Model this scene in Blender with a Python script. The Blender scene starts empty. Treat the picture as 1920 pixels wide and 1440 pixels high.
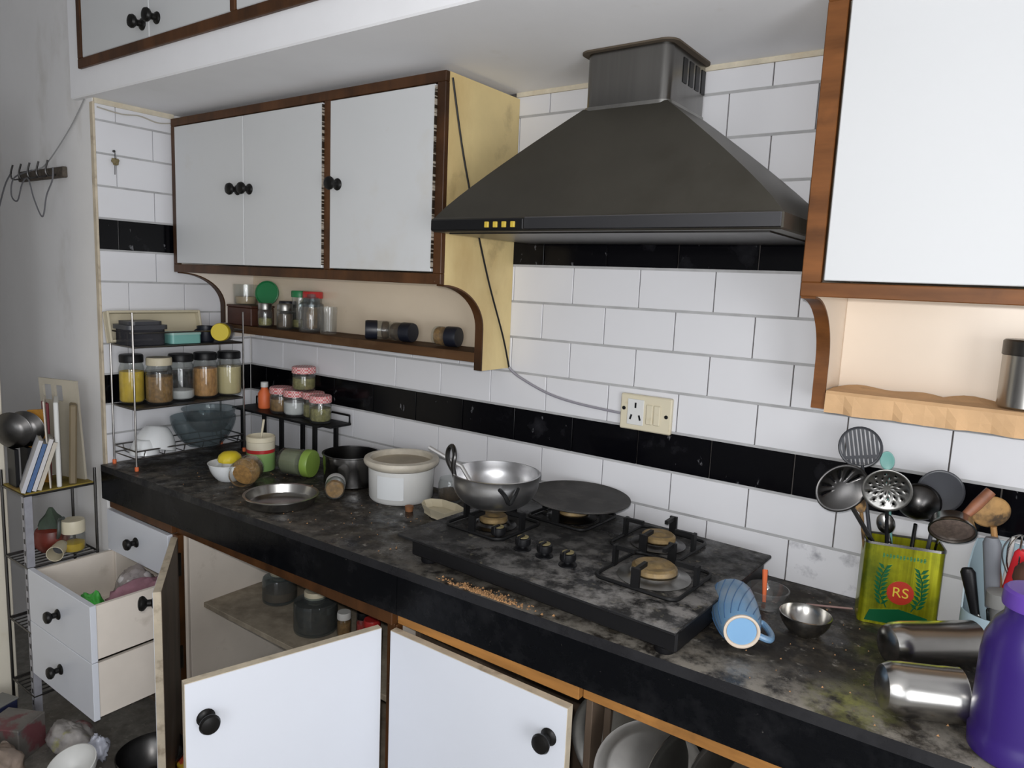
import bpy, bmesh, math, random
from mathutils import Matrix, Vector
random.seed(7)
PI = math.pi
scene = bpy.context.scene
COL = scene.collection

# ------------------------------------------------------------------ camera
cam_data = bpy.data.cameras.new('camera')
cam_data.sensor_fit = 'HORIZONTAL'; cam_data.sensor_width = 36.0
cam_data.lens = 1342.64 * 36.0 / 1920.0
cam_data.clip_start = 0.02
cam = bpy.data.objects.new('camera', cam_data); COL.objects.link(cam)
CAMP = Vector((1.7502, -1.7140, 1.5325))
def cam_matrix(yaw, pitch, roll):
    f = Vector((-math.sin(yaw)*math.cos(pitch), math.cos(yaw)*math.cos(pitch), math.sin(pitch)))
    r = Vector((math.cos(yaw), math.sin(yaw), 0)); u = r.cross(f)
    c, s = math.cos(roll), math.sin(roll)
    r2 = c*r + s*u; u2 = -s*r + c*u
    M = Matrix((r2, u2, -f)).transposed().to_4x4(); M.translation = CAMP
    return M
cam.matrix_world = cam_matrix(0.61727, -0.14023, 0.04289)
scene.camera = cam
# ------------------------------------------------------------------ world, lights, exposure
world = bpy.data.worlds.new('world'); scene.world = world; world.use_nodes = True
world.node_tree.nodes['Background'].inputs['Color'].default_value = (0.75, 0.82, 1.0, 1)
world.node_tree.nodes['Background'].inputs['Strength'].default_value = 0.05
fl = bpy.data.lights.new('flash', 'POINT'); fl.energy = 42; fl.shadow_soft_size = 0.012; fl.color = (1.0, 0.985, 0.97)
flo = bpy.data.objects.new('flash', fl); COL.objects.link(flo); flo.location = CAMP + Vector((-0.022, 0.0, 0.03))
bl = bpy.data.lights.new('added_rear_fill', 'AREA'); bl.energy = 20; bl.shape = 'RECTANGLE'; bl.size = 1.5; bl.size_y = 1.2; bl.color = (0.90, 0.95, 1.0)  # added fill light behind the camera, lifts front faces and soffit underside
blo = bpy.data.objects.new('added_rear_fill', bl); COL.objects.link(blo); blo.location = (2.2, -3.36, 1.40); blo.rotation_euler = (math.radians(90), 0, 0)
b2 = bpy.data.lights.new('added_side_fill', 'AREA'); b2.energy = 34; b2.shape = 'RECTANGLE'; b2.size = 1.3; b2.size_y = 1.3; b2.color = (0.95, 0.97, 1.0)  # second added fill light, brightens the surfaces facing right
b2o = bpy.data.objects.new('added_side_fill', b2); COL.objects.link(b2o); b2o.location = (3.165, -2.1, 1.15); b2o.rotation_euler = (math.radians(90), 0, math.radians(90))
scene.view_settings.view_transform = 'Standard'; scene.view_settings.look = 'None'
scene.view_settings.exposure = 0.0; scene.view_settings.gamma = 1.0
scene.view_settings.use_curve_mapping = False

# ------------------------------------------------------------------ materials
MATS = {}
def _new(name):
    m = bpy.data.materials.new(name); m.use_nodes = True; MATS[name] = m
    nt = m.node_tree; return m, nt, nt.nodes['Principled BSDF']
def mat(name, col, rough=0.5, metal=0.0, var=0.0, vscale=8.0, bump=0.0, bscale=40.0, spots=None, coat=0.0, stretch=(1,1,1), spec=0.5, sss=0, trans=0.0, lo=0.45, hi=0.75):
    """principled material; var = value noise, spots=(colour, scale, lo, hi, amount[, stretch]) list of grime layers"""
    if name in MATS: return MATS[name]
    m, nt, b = _new(name); N = nt.nodes; L = nt.links
    b.inputs['Base Color'].default_value = (*col, 1); b.inputs['Roughness'].default_value = rough; b.inputs['Metallic'].default_value = metal
    b.inputs['Coat Weight'].default_value = coat; b.inputs['Specular IOR Level'].default_value = spec
    if trans: b.inputs['Transmission Weight'].default_value = trans
    tc = N.new('ShaderNodeTexCoord'); geo = N.new('ShaderNodeNewGeometry')
    def noise(scale, st=(1,1,1), detail=6, off=0.0):
        mp = N.new('ShaderNodeMapping'); mp.inputs['Scale'].default_value = st; mp.inputs['Location'].default_value = (off, off*.7, off*1.3)
        L.new(geo.outputs['Position'], mp.inputs['Vector'])
        n = N.new('ShaderNodeTexNoise'); n.inputs['Scale'].default_value = scale; n.inputs['Detail'].default_value = detail; n.inputs['Roughness'].default_value = 0.6
        L.new(mp.outputs['Vector'], n.inputs['Vector']); return n.outputs['Fac']
    def ramp(src, a, c):
        r = N.new('ShaderNodeMapRange'); r.inputs['From Min'].default_value = a; r.inputs['From Max'].default_value = c; r.clamp = True
        L.new(src, r.inputs['Value']); return r.outputs['Result']
    cur = None
    if var:
        mx = N.new('ShaderNodeMix'); mx.data_type = 'RGBA'
        mx.inputs[6].default_value = (*[max(0, c*(1-var)) for c in col], 1); mx.inputs[7].default_value = (*[min(1, c*(1+var)) for c in col], 1)
        L.new(ramp(noise(vscale, stretch), 0.3, 0.7), mx.inputs[0]); cur = mx.outputs[2]
    for k, s in enumerate(spots or []):
        mx = N.new('ShaderNodeMix'); mx.data_type = 'RGBA'
        if cur is None: mx.inputs[6].default_value = (*col, 1)
        else: L.new(cur, mx.inputs[6])
        mx.inputs[7].default_value = (*s[0], 1)
        f = ramp(noise(s[1], s[5] if len(s) > 5 else (1,1,1), 8, 3.1*(k+1)), s[2], s[3])
        mu = N.new('ShaderNodeMath'); mu.operation = 'MULTIPLY'; mu.inputs[1].default_value = s[4]; L.new(f, mu.inputs[0])
        L.new(mu.outputs[0], mx.inputs[0]); cur = mx.outputs[2]
    if cur is not None: L.new(cur, b.inputs['Base Color'])
    if bump:
        bp = N.new('ShaderNodeBump'); bp.inputs['Strength'].default_value = bump; bp.inputs['Distance'].default_value = 0.004
        L.new(noise(bscale, stretch), bp.inputs['Height']); L.new(bp.outputs['Normal'], b.inputs['Normal'])
    return m
def glass(name, tint=(0.86,0.9,0.88), rough=0.04, ior=1.45, haze=0.0, hazecol=(0.5,0.5,0.5)):
    if name in MATS: return MATS[name]
    m, nt, b = _new(name); N = nt.nodes; L = nt.links; N.remove(b)
    out = N['Material Output']
    t = N.new('ShaderNodeBsdfTransparent'); t.inputs['Color'].default_value = (*tint, 1)
    g = N.new('ShaderNodeBsdfGlossy'); g.inputs['Roughness'].default_value = rough; g.inputs['Color'].default_value = (0.9,0.9,0.9,1)
    lw = N.new('ShaderNodeLayerWeight'); lw.inputs['Blend'].default_value = 0.5
    pw_ = N.new('ShaderNodeMath'); pw_.operation = 'POWER'; pw_.inputs[1].default_value = 4.0; L.new(lw.outputs['Facing'], pw_.inputs[0])
    f = N.new('ShaderNodeMath'); f.operation = 'MULTIPLY_ADD'; f.inputs[1].default_value = 0.5; f.inputs[2].default_value = 0.04; L.new(pw_.outputs[0], f.inputs[0])
    mx = N.new('ShaderNodeMixShader'); L.new(f.outputs[0], mx.inputs[0]); L.new(t.outputs[0], mx.inputs[1]); L.new(g.outputs[0], mx.inputs[2])
    res = mx
    if haze:
        d = N.new('ShaderNodeBsdfDiffuse'); d.inputs['Color'].default_value = (*hazecol, 1)
        m2 = N.new('ShaderNodeMixShader'); m2.inputs[0].default_value = haze
        L.new(mx.outputs[0], m2.inputs[1]); L.new(d.outputs[0], m2.inputs[2]); res = m2
    L.new(res.outputs[0], out.inputs['Surface']); return m

M_tile = mat('white_tile', (0.72,0.72,0.745), 0.22, var=0.03, vscale=1.5, spots=[((0.55,0.47,0.33), 3.0, 0.66, 0.9, 0.25)])
M_tile_dirty = mat('white_tile_marbled', (0.72,0.72,0.745), 0.25, spots=[((0.25,0.25,0.28), 14, 0.52, 0.66, 0.8)])
M_btile = mat('black_tile', (0.002,0.002,0.003), 0.14, spec=0.16, spots=[((0.30,0.30,0.32), 42, 0.655, 0.72, 0.55, (1,1,0.5)), ((0.03,0.03,0.035), 9, 0.58, 0.75, 0.6)])
M_grout = mat('grey_grout', (0.40,0.40,0.405), 0.9, var=0.2, vscale=12)
M_joint = mat('dark_joint', (0.10,0.09,0.085), 0.9)
M_wall = mat('grey_plaster', (0.80,0.79,0.785), 0.8, var=0.05, vscale=2, bump=0.08, bscale=60, spots=[((0.33,0.28,0.2), 2.2, 0.62, 0.85, 0.5, (1.6,1,0.8)), ((0.6,0.52,0.48), 3.5, 0.65, 0.8, 0.3)])
M_soffit = mat('white_distemper', (0.84,0.84,0.86), 0.8, var=0.03, vscale=3, bump=0.05, spots=[((0.62,0.58,0.5), 5, 0.66, 0.8, 0.4)])
M_room = mat('room_paint', (0.55,0.55,0.56), 0.9, var=0.04)
M_floor = mat('mosaic_floor', (0.20,0.19,0.17), 0.45, var=0.3, vscale=30, spots=[((0.10,0.08,0.06), 5, 0.5, 0.7, 0.7), ((0.34,0.32,0.28), 60, 0.58, 0.7, 0.6)])
M_brown = mat('brown_wood', (0.075,0.030,0.010), 0.45, spec=0.3, var=0.45, vscale=14, stretch=(1,1,0.15), bump=0.1, spots=[((0.02,0.009,0.004), 5, 0.48, 0.7, 0.85), ((0.30,0.24,0.17), 38, 0.70, 0.76, 0.6)])
M_rail = mat('base_rail_wood', (0.36,0.165,0.045), 0.5, spec=0.25, var=0.4, vscale=18, stretch=(0.15,1,1), bump=0.1, spots=[((0.06,0.028,0.012), 6, 0.52, 0.72, 0.7)])
M_brown2 = mat('orange_brown_wood', (0.15,0.056,0.016), 0.5, spec=0.2, var=0.45, vscale=18, stretch=(0.15,1,1), bump=0.1, spots=[((0.06,0.025,0.01), 7, 0.55, 0.75, 0.7)])
M_shelfwood = mat('shelf_wood', (0.085,0.042,0.018), 0.7, spec=0.2, var=0.35, vscale=20, stretch=(0.12,1,1), bump=0.1, spots=[((0.16,0.10,0.055), 9, 0.5, 0.8, 0.5)])
M_lam = mat('white_laminate', (0.62,0.63,0.635), 0.4, var=0.02, vscale=2, spots=[((0.5,0.42,0.28), 3.0, 0.60, 0.85, 0.5), ((0.40,0.33,0.2), 9.0, 0.68, 0.8, 0.4)])
M_lamR = mat('white_laminate_clean', (0.60,0.61,0.62), 0.6, spec=0.25, spots=[((0.62,0.55,0.38), 3, 0.68, 0.9, 0.4)])
M_lam2 = mat('white_laminate_base', (0.68,0.705,0.765), 0.35, var=0.02, vscale=2, spots=[((0.45,0.38,0.28), 6.0, 0.68, 0.82, 0.5)])
M_edge = mat('cream_edge', (0.58,0.50,0.38), 0.6, var=0.15, vscale=20, spots=[((0.18,0.12,0.07), 15, 0.55, 0.7, 0.7)])
M_cream = mat('cream_paint', (0.76,0.69,0.61), 0.55, var=0.06, vscale=5, spots=[((0.34,0.27,0.2), 9, 0.6, 0.75, 0.5)])
M_side = mat('stained_cream', (0.72,0.57,0.28), 0.5, var=0.10, vscale=4, spots=[((0.45,0.28,0.10), 2.6, 0.46, 0.72, 0.8, (1,1,0.5)), ((0.16,0.11,0.06), 5, 0.60, 0.76, 0.65)])
M_beige = mat('beige_laminate', (0.72,0.61,0.47), 0.16, var=0.04, vscale=3, bump=0.05, bscale=16, spots=[((0.40,0.30,0.22), 12, 0.66, 0.78, 0.4)])
M_beigeR = mat('beige_laminate_light', (0.76,0.655,0.54), 0.3, spec=0.3, var=0.03, vscale=3, bump=0.05, bscale=16, spots=[((0.42,0.32,0.22), 12, 0.68, 0.78, 0.4)])
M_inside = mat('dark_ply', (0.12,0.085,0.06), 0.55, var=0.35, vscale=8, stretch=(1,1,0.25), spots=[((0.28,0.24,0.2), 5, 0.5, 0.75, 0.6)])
M_dusty = mat('dusty_shelf', (0.34,0.29,0.22), 0.85, var=0.25, vscale=25, spots=[((0.10,0.075,0.05), 6, 0.5, 0.72, 0.7)])
M_knob = mat('black_knob', (0.006,0.0055,0.005), 0.4, spec=0.25)
M_black = mat('black_plastic', (0.006,0.006,0.007), 0.42, spec=0.3)
M_blackm = mat('black_metal', (0.006,0.006,0.0065), 0.5, spec=0.25)
M_steel = mat('steel', (0.43,0.42,0.40), 0.24, 1.0, var=0.08, vscale=10)
M_steeld = mat('steel_dull', (0.30,0.295,0.28), 0.36, 1.0, var=0.2, vscale=14)
M_steeldk = mat('steel_dark', (0.095,0.092,0.09), 0.32, 1.0, var=0.2, vscale=9)
M_hood = mat('hood_greasy_steel', (0.095,0.088,0.073), 0.42, 0.85, var=0.12, vscale=3, spots=[((0.055,0.047,0.034), 3.5, 0.5, 0.75, 0.6), ((0.30,0.27,0.19), 45, 0.70, 0.78, 0.4)])
M_duct = mat('duct_steel', (0.21,0.205,0.195), 0.26, 1.0, var=0.1, vscale=40, stretch=(1,1,0.03), spots=[((0.15,0.12,0.08), 5, 0.55, 0.75, 0.6)])
M_alu = mat('aluminium', (0.62,0.62,0.63), 0.33, 1.0, var=0.12, vscale=14, spots=[((0.12,0.11,0.10), 10, 0.62, 0.78, 0.7)])
M_iron = mat('tawa_iron', (0.055,0.052,0.05), 0.6, 0.5, var=0.3, vscale=14, spots=[((0.16,0.15,0.14), 12, 0.5, 0.75, 0.6)])
M_brass = mat('burner_brass', (0.26,0.18,0.08), 0.55, 0.45, var=0.35, vscale=40, spots=[((0.30,0.24,0.17), 30, 0.5, 0.7, 0.7)])
M_chrome = mat('chrome_wire', (0.26,0.25,0.24), 0.3, 1.0, var=0.2, vscale=30)
M_wplast = mat('white_plastic', (0.68,0.68,0.66), 0.4, var=0.03)
M_iv = mat('ivory_plastic', (0.66,0.60,0.45), 0.4, spots=[((0.45,0.32,0.12), 18, 0.6, 0.75, 0.5)])
M_wcer = mat('white_ceramic', (0.74,0.76,0.77), 0.15, coat=0.3)
M_glass = glass('jar_glass', (0.955,0.965,0.96), 0.05, 1.5, 0.025, (0.45,0.45,0.44))
M_glassc = glass('clear_glass', (0.95,0.955,0.95), 0.05, 1.5, 0.05, (0.5,0.5,0.5))
M_glassg = glass('smoky_glass', (0.80,0.84,0.85), 0.06, 1.5, 0.10, (0.25,0.28,0.29))
M_film = glass('plastic_film', (0.85,0.83,0.82), 0.2, 1.45, 0.35, (0.42,0.37,0.36))

# ------------------------------------------------------------------ mesh helpers
class MB:
    def __init__(s): s.v = []; s.f = []
    def add(s, vs, fs, M=None):
        o = len(s.v)
        s.v += [tuple(M @ Vector(p)) if M is not None else tuple(p) for p in vs]
        s.f += [tuple(i+o for i in f) for f in fs]; return s
    def box(s, x0, x1, y0, y1, z0, z1, M=None, b=0.0):
        if b <= 0:
            vs = [(x,y,z) for x in (x0,x1) for y in (y0,y1) for z in (z0,z1)]
            return s.add(vs, [(0,1,3,2),(4,6,7,5),(0,4,5,1),(2,3,7,6),(0,2,6,4),(1,5,7,3)], M)
        b = min(b, (x1-x0)/2.01, (y1-y0)/2.01, (z1-z0)/2.01)
        vs = []; idx = {}
        for i, x in enumerate((x0,x1)):
            for j, y in enumerate((y0,y1)):
                for k, z in enumerate((z0,z1)):
                    dx = b if i == 0 else -b; dy = b if j == 0 else -b; dz = b if k == 0 else -b
                    idx[i,j,k,'x'] = len(vs); vs.append((x, y+dy, z+dz))
                    idx[i,j,k,'y'] = len(vs); vs.append((x+dx, y, z+dz))
                    idx[i,j,k,'z'] = len(vs); vs.append((x+dx, y+dy, z))
        fs = []
        for i in (0,1):
            q = [idx[i,0,0,'x'], idx[i,1,0,'x'], idx[i,1,1,'x'], idx[i,0,1,'x']]; fs.append(q if i else q[::-1])
            q = [idx[0,i,0,'y'], idx[1,i,0,'y'], idx[1,i,1,'y'], idx[0,i,1,'y']]; fs.append(q[::-1] if i else q)
            q = [idx[0,0,i,'z'], idx[1,0,i,'z'], idx[1,1,i,'z'], idx[0,1,i,'z']]; fs.append(q if i else q[::-1])
        for i in (0,1):
            for j in (0,1):
                q = [idx[i,j,0,'x'], idx[i,j,0,'y'], idx[i,j,1,'y'], idx[i,j,1,'x']]; fs.append(q if (i+j) % 2 else q[::-1])
                q = [idx[i,0,j,'x'], idx[i,0,j,'z'], idx[i,1,j,'z'], idx[i,1,j,'x']]; fs.append(q[::-1] if (i+j) % 2 else q)
                q = [idx[0,i,j,'y'], idx[0,i,j,'z'], idx[1,i,j,'z'], idx[1,i,j,'y']]; fs.append(q if (i+j) % 2 else q[::-1])
                for k in (0,1):
                    q = [idx[i,j,k,'x'], idx[i,j,k,'y'], idx[i,j,k,'z']]; fs.append(q if (i+j+k) % 2 else q[::-1])
        return s.add(vs, fs, M)
    def lathe(s, prof, n=28, M=None, sx=1.0, sy=1.0, flute=0, famp=0.0, twist=0.0):
        vs = []; fs = []; rings = []
        for r, z in prof:
            if r < 1e-6: rings.append([len(vs)]); vs.append((0,0,z))
            else:
                ring = []
                for k in range(n):
                    a = 2*PI*k/n; rr = r*(1 + (famp*math.cos(flute*a + twist*z) if flute else 0))
                    ring.append(len(vs)); vs.append((rr*math.cos(a)*sx, rr*math.sin(a)*sy, z))
                rings.append(ring)
        for a, b in zip(rings, rings[1:]):
            if len(a) == 1 and len(b) == 1: continue
            for k in range(n):
                k2 = (k+1) % n
                if len(a) == 1: fs.append((a[0], b[k2], b[k]))
                elif len(b) == 1: fs.append((a[k], a[k2], b[0]))
                else: fs.append((a[k], a[k2], b[k2], b[k]))
        return s.add(vs, fs, M)
    def tube(s, path, r, n=8, closed=False, cap=True):
        P = [Vector(p) for p in path]; m = len(P); vs = []; fs = []; up = None; rr = r if isinstance(r, (list, tuple)) else [r]*m
        for i in range(m):
            if closed: t = (P[(i+1) % m] - P[i-1])
            else: t = P[min(i+1, m-1)] - P[max(i-1, 0)]
            t.normalize()
            if up is None:
                up = Vector((0,0,1)) if abs(t.z) < 0.9 else Vector((1,0,0))
            a = t.cross(up)
            if a.length < 1e-5: a = t.orthogonal()
            a.normalize(); b = a.cross(t).normalized(); up = b
            for k in range(n):
                an = 2*PI*k/n; vs.append(tuple(P[i] + rr[i]*(math.cos(an)*a + math.sin(an)*b)))
        for i in range(m if closed else m-1):
            j = (i+1) % m
            for k in range(n):
                k2 = (k+1) % n; fs.append((i*n+k, j*n+k, j*n+k2, i*n+k2))
        if not closed and cap: fs.append(tuple(range(n))); fs.append(tuple(range((m-1)*n, m*n))[::-1])
        return s.add(vs, fs)
    def prism(s, poly, a, b, axis='x', M=None):
        """poly: 2D points; extruded from a to b along axis. x:(y,z)  y:(x,z)  z:(x,y)"""
        n = len(poly)
        def p3(p, t):
            return (t, p[0], p[1]) if axis == 'x' else ((p[0], t, p[1]) if axis == 'y' else (p[0], p[1], t))
        vs = [p3(p, a) for p in poly] + [p3(p, b) for p in poly]
        fs = [tuple(range(n))[::-1], tuple(range(n, 2*n))]
        for i in range(n): fs.append((i, (i+1) % n, n+(i+1) % n, n+i))
        return s.add(vs, fs, M)
    def build(s, name, material, parent=None, smooth=35, label=None, fix=True, loc=None):
        me = bpy.data.meshes.new(name); me.from_pydata(s.v, [], s.f)
        if fix:
            bm = bmesh.new(); bm.from_mesh(me); bmesh.ops.recalc_face_normals(bm, faces=bm.faces); bm.to_mesh(me); bm.free()
        me.update()
        if smooth:
            me.polygons.foreach_set('use_smooth', [True]*len(me.polygons)); me.set_sharp_from_angle(angle=math.radians(smooth))
        me.materials.append(material)
        o = bpy.data.objects.new(name, me); COL.objects.link(o)
        if parent: o.parent = parent
        if loc: o.location = loc
        if label: o['label'] = label
        return o
def T(x=0, y=0, z=0, rx=0, ry=0, rz=0):
    from mathutils import Euler
    return Matrix.Translation((x,y,z)) @ Euler((rx,ry,rz), 'XYZ').to_matrix().to_4x4()
def tag(o, label, cat, group=None):
    o['label'] = label; o['category'] = cat
    if group: o['group'] = group
    return o
def thing(name, label, cat, loc=(0,0,0), rot=(0,0,0), group=None):
    o = bpy.data.objects.new(name, None); COL.objects.link(o); o.empty_display_size = 0.03
    o.location = loc; o.rotation_euler = rot
    return tag(o, label, cat, group)
def struct(o): o['kind'] = 'structure'; return o
def aim(d):
    """rotation matrix taking +z to d"""
    return Vector((0,0,1)).rotation_difference(Vector(d).normalized()).to_matrix().to_4x4()
def ring(c, r, n=24, ax=(0,0,1), a0=0, a1=2*PI):
    A = aim(ax); full = abs(a1-a0-2*PI) < 1e-6
    return [tuple(Vector(c) + (A @ Vector((r*math.cos(a0+(a1-a0)*k/(n if full else n-1)), r*math.sin(a0+(a1-a0)*k/(n if full else n-1)), 0)))) for k in range(n)]
KNOB_ME = None
def knob(parent, loc, direction=(0,-1,0), k=1.0):
    """round black mushroom knob with a rosette, sub-part"""
    m = MB(); m.lathe([(0,0),(.0165*k,0),(.017*k,.002),(.015*k,.005),(.009*k,.008),(.0085*k,.018),(.012*k,.021),(.0175*k,.026),(.019*k,.031),(.0165*k,.037),(.009*k,.040),(0,.0405)], 20, Matrix.Translation(loc) @ aim(direction))
    return m.build('knob', M_knob, parent, label='round black knob')
# ------------------------------------------------------------------ the room
XL = -0.754; ZC = 0.86; ZB = 1.169; TH = 0.1034; ZS = 2.062; PIER = -0.566
m = MB(); m.box(-2.6, 3.3, -3.5, 0.12, -0.08, 0.0); struct(m.build('floor', M_floor, smooth=0))
m = MB(); m.box(-2.6, 3.3, -3.5, 0.12, 2.75, 2.83); struct(m.build('ceiling', M_room, smooth=0))
m = MB(); m.box(3.2, 3.3, -3.5, 0.12, 0.0, 2.75); struct(m.build('wall_right', M_room, smooth=0))
m = MB(); m.box(-2.6, 3.2, -3.5, -3.4, 0.0, 2.75); struct(m.build('wall_front', M_room, smooth=0))
wn = struct(thing('fill_light_frame_1', 'unseen white frame added around the rear fill light', 'added frame', (2.2, -3.40, 0.75)))  # invented frame dressing the rear fill light, never in view
for a, b, c, d in ((-.82,-.76,0,1.3),(.76,.82,0,1.3),(-.76,.76,0,.05),(-.76,.76,1.25,1.3),(-.02,.02,.05,1.25)):
    m = MB(); m.box(a, b, 0.0, 0.03, c, d, b=.003); m.build('added_frame_bar', M_soffit, wn)
m = MB(); m.box(-2.6, -2.5, -3.4, 0.12, 0.0, 2.75); struct(m.build('wall_far_left', M_room, smooth=0))
m = MB(); m.box(XL, 3.2, 0.006, 0.12, 0.0, 2.75); wall_back = struct(m.build('wall_back', M_joint, smooth=0))
m = MB(); m.box(-2.5, XL-0.006, PIER, 0.12, 0.0, 2.75); wall_left = struct(m.build('wall_left', M_wall, smooth=0))
ROWS = {-3:(.1533,-.37), -2:(.0496,-.472), -1:(.149,-.375), 0:(.0536,-.48), 1:(.127,-.375), 2:(.0292,-.472), 3:(.1252,-.374), 4:(.025,-.499), 5:(.125,-.374), 6:(.0282,-.499), 7:(.1225,-.375), 8:(.021,-.497)}
TW = 0.2; GV = 0.0028; GH = 0.0062
def tile_mesh(w, h, name, material):
    mb = MB(); mb.box(0, w, 0.0, 0.008, 0, h, b=0.0009)
    me = bpy.data.meshes.new(name); me.from_pydata(mb.v, [], mb.f); me.update(); me.materials.append(material); return me
TM = {}
def put_tile(parent, kind, x, z, w, h, side):
    w = round(w, 4); h = round(h, 4); key = (kind, w, h)
    if key not in TM: TM[key] = tile_mesh(w, h, 'tile', {'w': M_tile, 'b': M_btile, 'd': M_tile_dirty}[kind])
    o = bpy.data.objects.new('tile', TM[key]); COL.objects.link(o); o.parent = parent
    if side == 'back': o.location = (x, 0.0, z)
    else: o.location = (XL, x, z); o.rotation_euler = (0, 0, PI/2)
    return o
ZTOP = ZS - 0.012
for k, (ox, oy) in ROWS.items():
    z0 = ZB + k*TH + GH/2; z1 = min(ZB + (k+1)*TH - GH/2, ZTOP)
    if k == -3: z0 = ZC
    kind = 'b' if k in (-1, 4) else 'w'
    # back wall
    x = ox - 1.0
    while x < 2.75:
        a, b = max(x + GV/2, XL + 0.001), min(x + TW - GV/2, 2.75)
        hid = (a > -0.72 and b < 0.505 and z0 > 1.315) or (a > 1.44 and z0 > 1.335)
        if b - a > 0.012 and not hid:
            put_tile(wall_back, 'd' if (k == -3 and 1.3 < a < 1.5) else kind, a, z0, b-a, z1-z0, 'back')
        x += TW
    # tiled return of the left wall
    y = oy - 0.4
    while y < 0.0:
        a, b = max(y + GV/2, PIER + 0.004), min(y + TW - GV/2, -0.001)
        if b - a > 0.012: put_tile(wall_left, kind, a, z0, b-a, z1-z0, 'left')
        y += TW
for k in range(-2, 9):
    z = ZB + k*TH
    m = MB(); m.box(XL, 2.75, 0.0008, 0.0062, z-GH/2-.0002, z+GH/2+.0002); m.build('grout_line', M_grout, wall_back, 0)
    m = MB(); m.box(XL-0.0062, XL-0.0008, PIER+.003, -0.0005, z-GH/2-.0002, z+GH/2+.0002); m.build('grout_line', M_grout, wall_left, 0)
m = MB(); m.box(XL-0.02, XL+0.001, PIER-0.003, PIER+0.004, ZC-0.02, ZTOP, b=0.001); m.build('edge_filler', M_edge, wall_left, 0)
M_filler = mat('yellowed_filler', (0.62,0.56,0.44), 0.8, var=0.15, vscale=20, spots=[((0.4,0.3,0.18), 8, 0.55, 0.75, 0.6)])
m = MB(); m.box(0.51, 2.7, -0.004, 0.006, ZTOP, ZS); m.build('top_filler', M_filler, wall_back, 0)
m = MB(); m.box(XL-0.006, XL+0.004, PIER+.002, -0.3, ZTOP-0.004, ZS); m.build('top_filler', M_filler, wall_left, 0)
wn = struct(thing('fill_light_frame_2', 'unseen white frame added around the side fill light', 'added frame', (3.2, -2.1, 0.45)))  # invented frame around the side fill light, out of view
for a, b, c, d in ((-.72,-.66,0,1.4),(.66,.72,0,1.4),(-.66,.66,0,.05),(-.66,.66,1.35,1.4),(-.02,.02,.05,1.35)):
    m = MB(); m.box(-0.03, 0.0, a, b, c, d, b=.003); m.build('added_frame_bar', M_soffit, wn)
# soffit below the loft
SF = -0.588
m = MB(); m.box(-0.858, 3.2, SF, 0.006, ZS, 2.75, b=0.004); soffit = struct(m.build('ceiling_soffit', M_soffit, smooth=0))
# loft cabinet set in the soffit face
loft = thing('loft_cabinet', 'white loft cabinet with dark brown frame high above the left wall cabinet', 'cabinet', (-0.772, SF, 2.143))
def lbox(name, x0, x1, z0, z1, y0, y1, mt, par=loft): 
    q = MB(); q.box(x0+0.772, x1+0.772, y0, y1, z0-2.143, z1-2.143, b=0.002); return q.build(name, mt, par)
lbox('bottom_rail', -0.772, 2.6, 2.143, 2.172, -0.012, 0.0, M_brown)
lbox('stile', -0.772, -0.747, 2.172, 2.74, -0.012, 0.0, M_brown)
for xs in (0.058, 0.90, 1.75): lbox('stile', xs-.011, xs+.011, 2.172, 2.74, -0.012, 0.0, M_brown)
for a, b, kx in ((-0.746,-0.345,-0.378),(-0.343,0.046,-0.30),(0.07,0.478,0.44),(0.48,0.888,0.52),(0.912,1.32,1.28),(1.322,1.738,1.36)):
    d = lbox('door', a, b, 2.174, 2.73, -0.008, -0.001, M_lam); knob(d, (kx+0.772, -0.008, 2.2-2.143 + (0.012 if kx < -0.35 else 0.016)))
# cream door leaf standing open at the far left
dr = struct(thing('door_1', 'cream painted door leaf standing open at the left edge', 'door', (-0.972, -0.79, 0.0)))
q = MB(); q.box(-0.038, 0.0, -0.80, 0.0, 0.012, 2.02, b=0.003); q.build('leaf', mat('cream_door_paint', (0.74,0.69,0.58), 0.5, var=0.04, spots=[((0.5,0.42,0.2), 5, 0.62, 0.8, 0.4)]), dr)

# ------------------------------------------------------------------ wall cabinets
def ellipse_side(y0, y1, z_bot, z_arch, z_cab, n=14):
    """(y,z) outline of the bracket part of a side panel: quarter arch from the cabinet front to the shelf"""
    pts = [(0.0, z_bot), (y1, z_bot)]
    for k in range(n+1):
        a = PI/2*k/n
        pts.append((y0 + (y1-y0)*math.cos(a), z_arch + (z_cab - z_arch)*math.sin(a)))
    pts.append((0.0, z_cab)); return pts
def arch_strip(y0, y1, z_bot, z_arch, z_cab, x0, x1, n=14, t=0.004):
    mb = MB(); P = [(y1, z_bot)] + [(y0 + (y1-y0)*math.cos(PI/2*k/n), z_arch + (z_cab-z_arch)*math.sin(PI/2*k/n)) for k in range(n+1)]
    vs = []; fs = []
    for i, p in enumerate(P):
        a = Vector(P[max(i-1,0)]); b = Vector(P[min(i+1,len(P)-1)]); d = (b-a).normalized(); nrm = Vector((-d.y, d.x))
        if nrm.x > 0: nrm = -nrm
        q = Vector(p) + nrm*t
        vs += [(x0,p[0]+.0005,p[1]),(x1,p[0]+.0005,p[1]),(x1,q.x,q.y),(x0,q.x,q.y)]
    for i in range(len(P)-1):
        for k in range(4): fs.append((4*i+k, 4*i+(k+1)%4, 4*i+4+(k+1)%4, 4*i+4+k))
    fs += [(0,1,2,3), tuple(4*(len(P)-1)+k for k in (3,2,1,0))]
    return mb.add(vs, fs)
YF = -0.305
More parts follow.
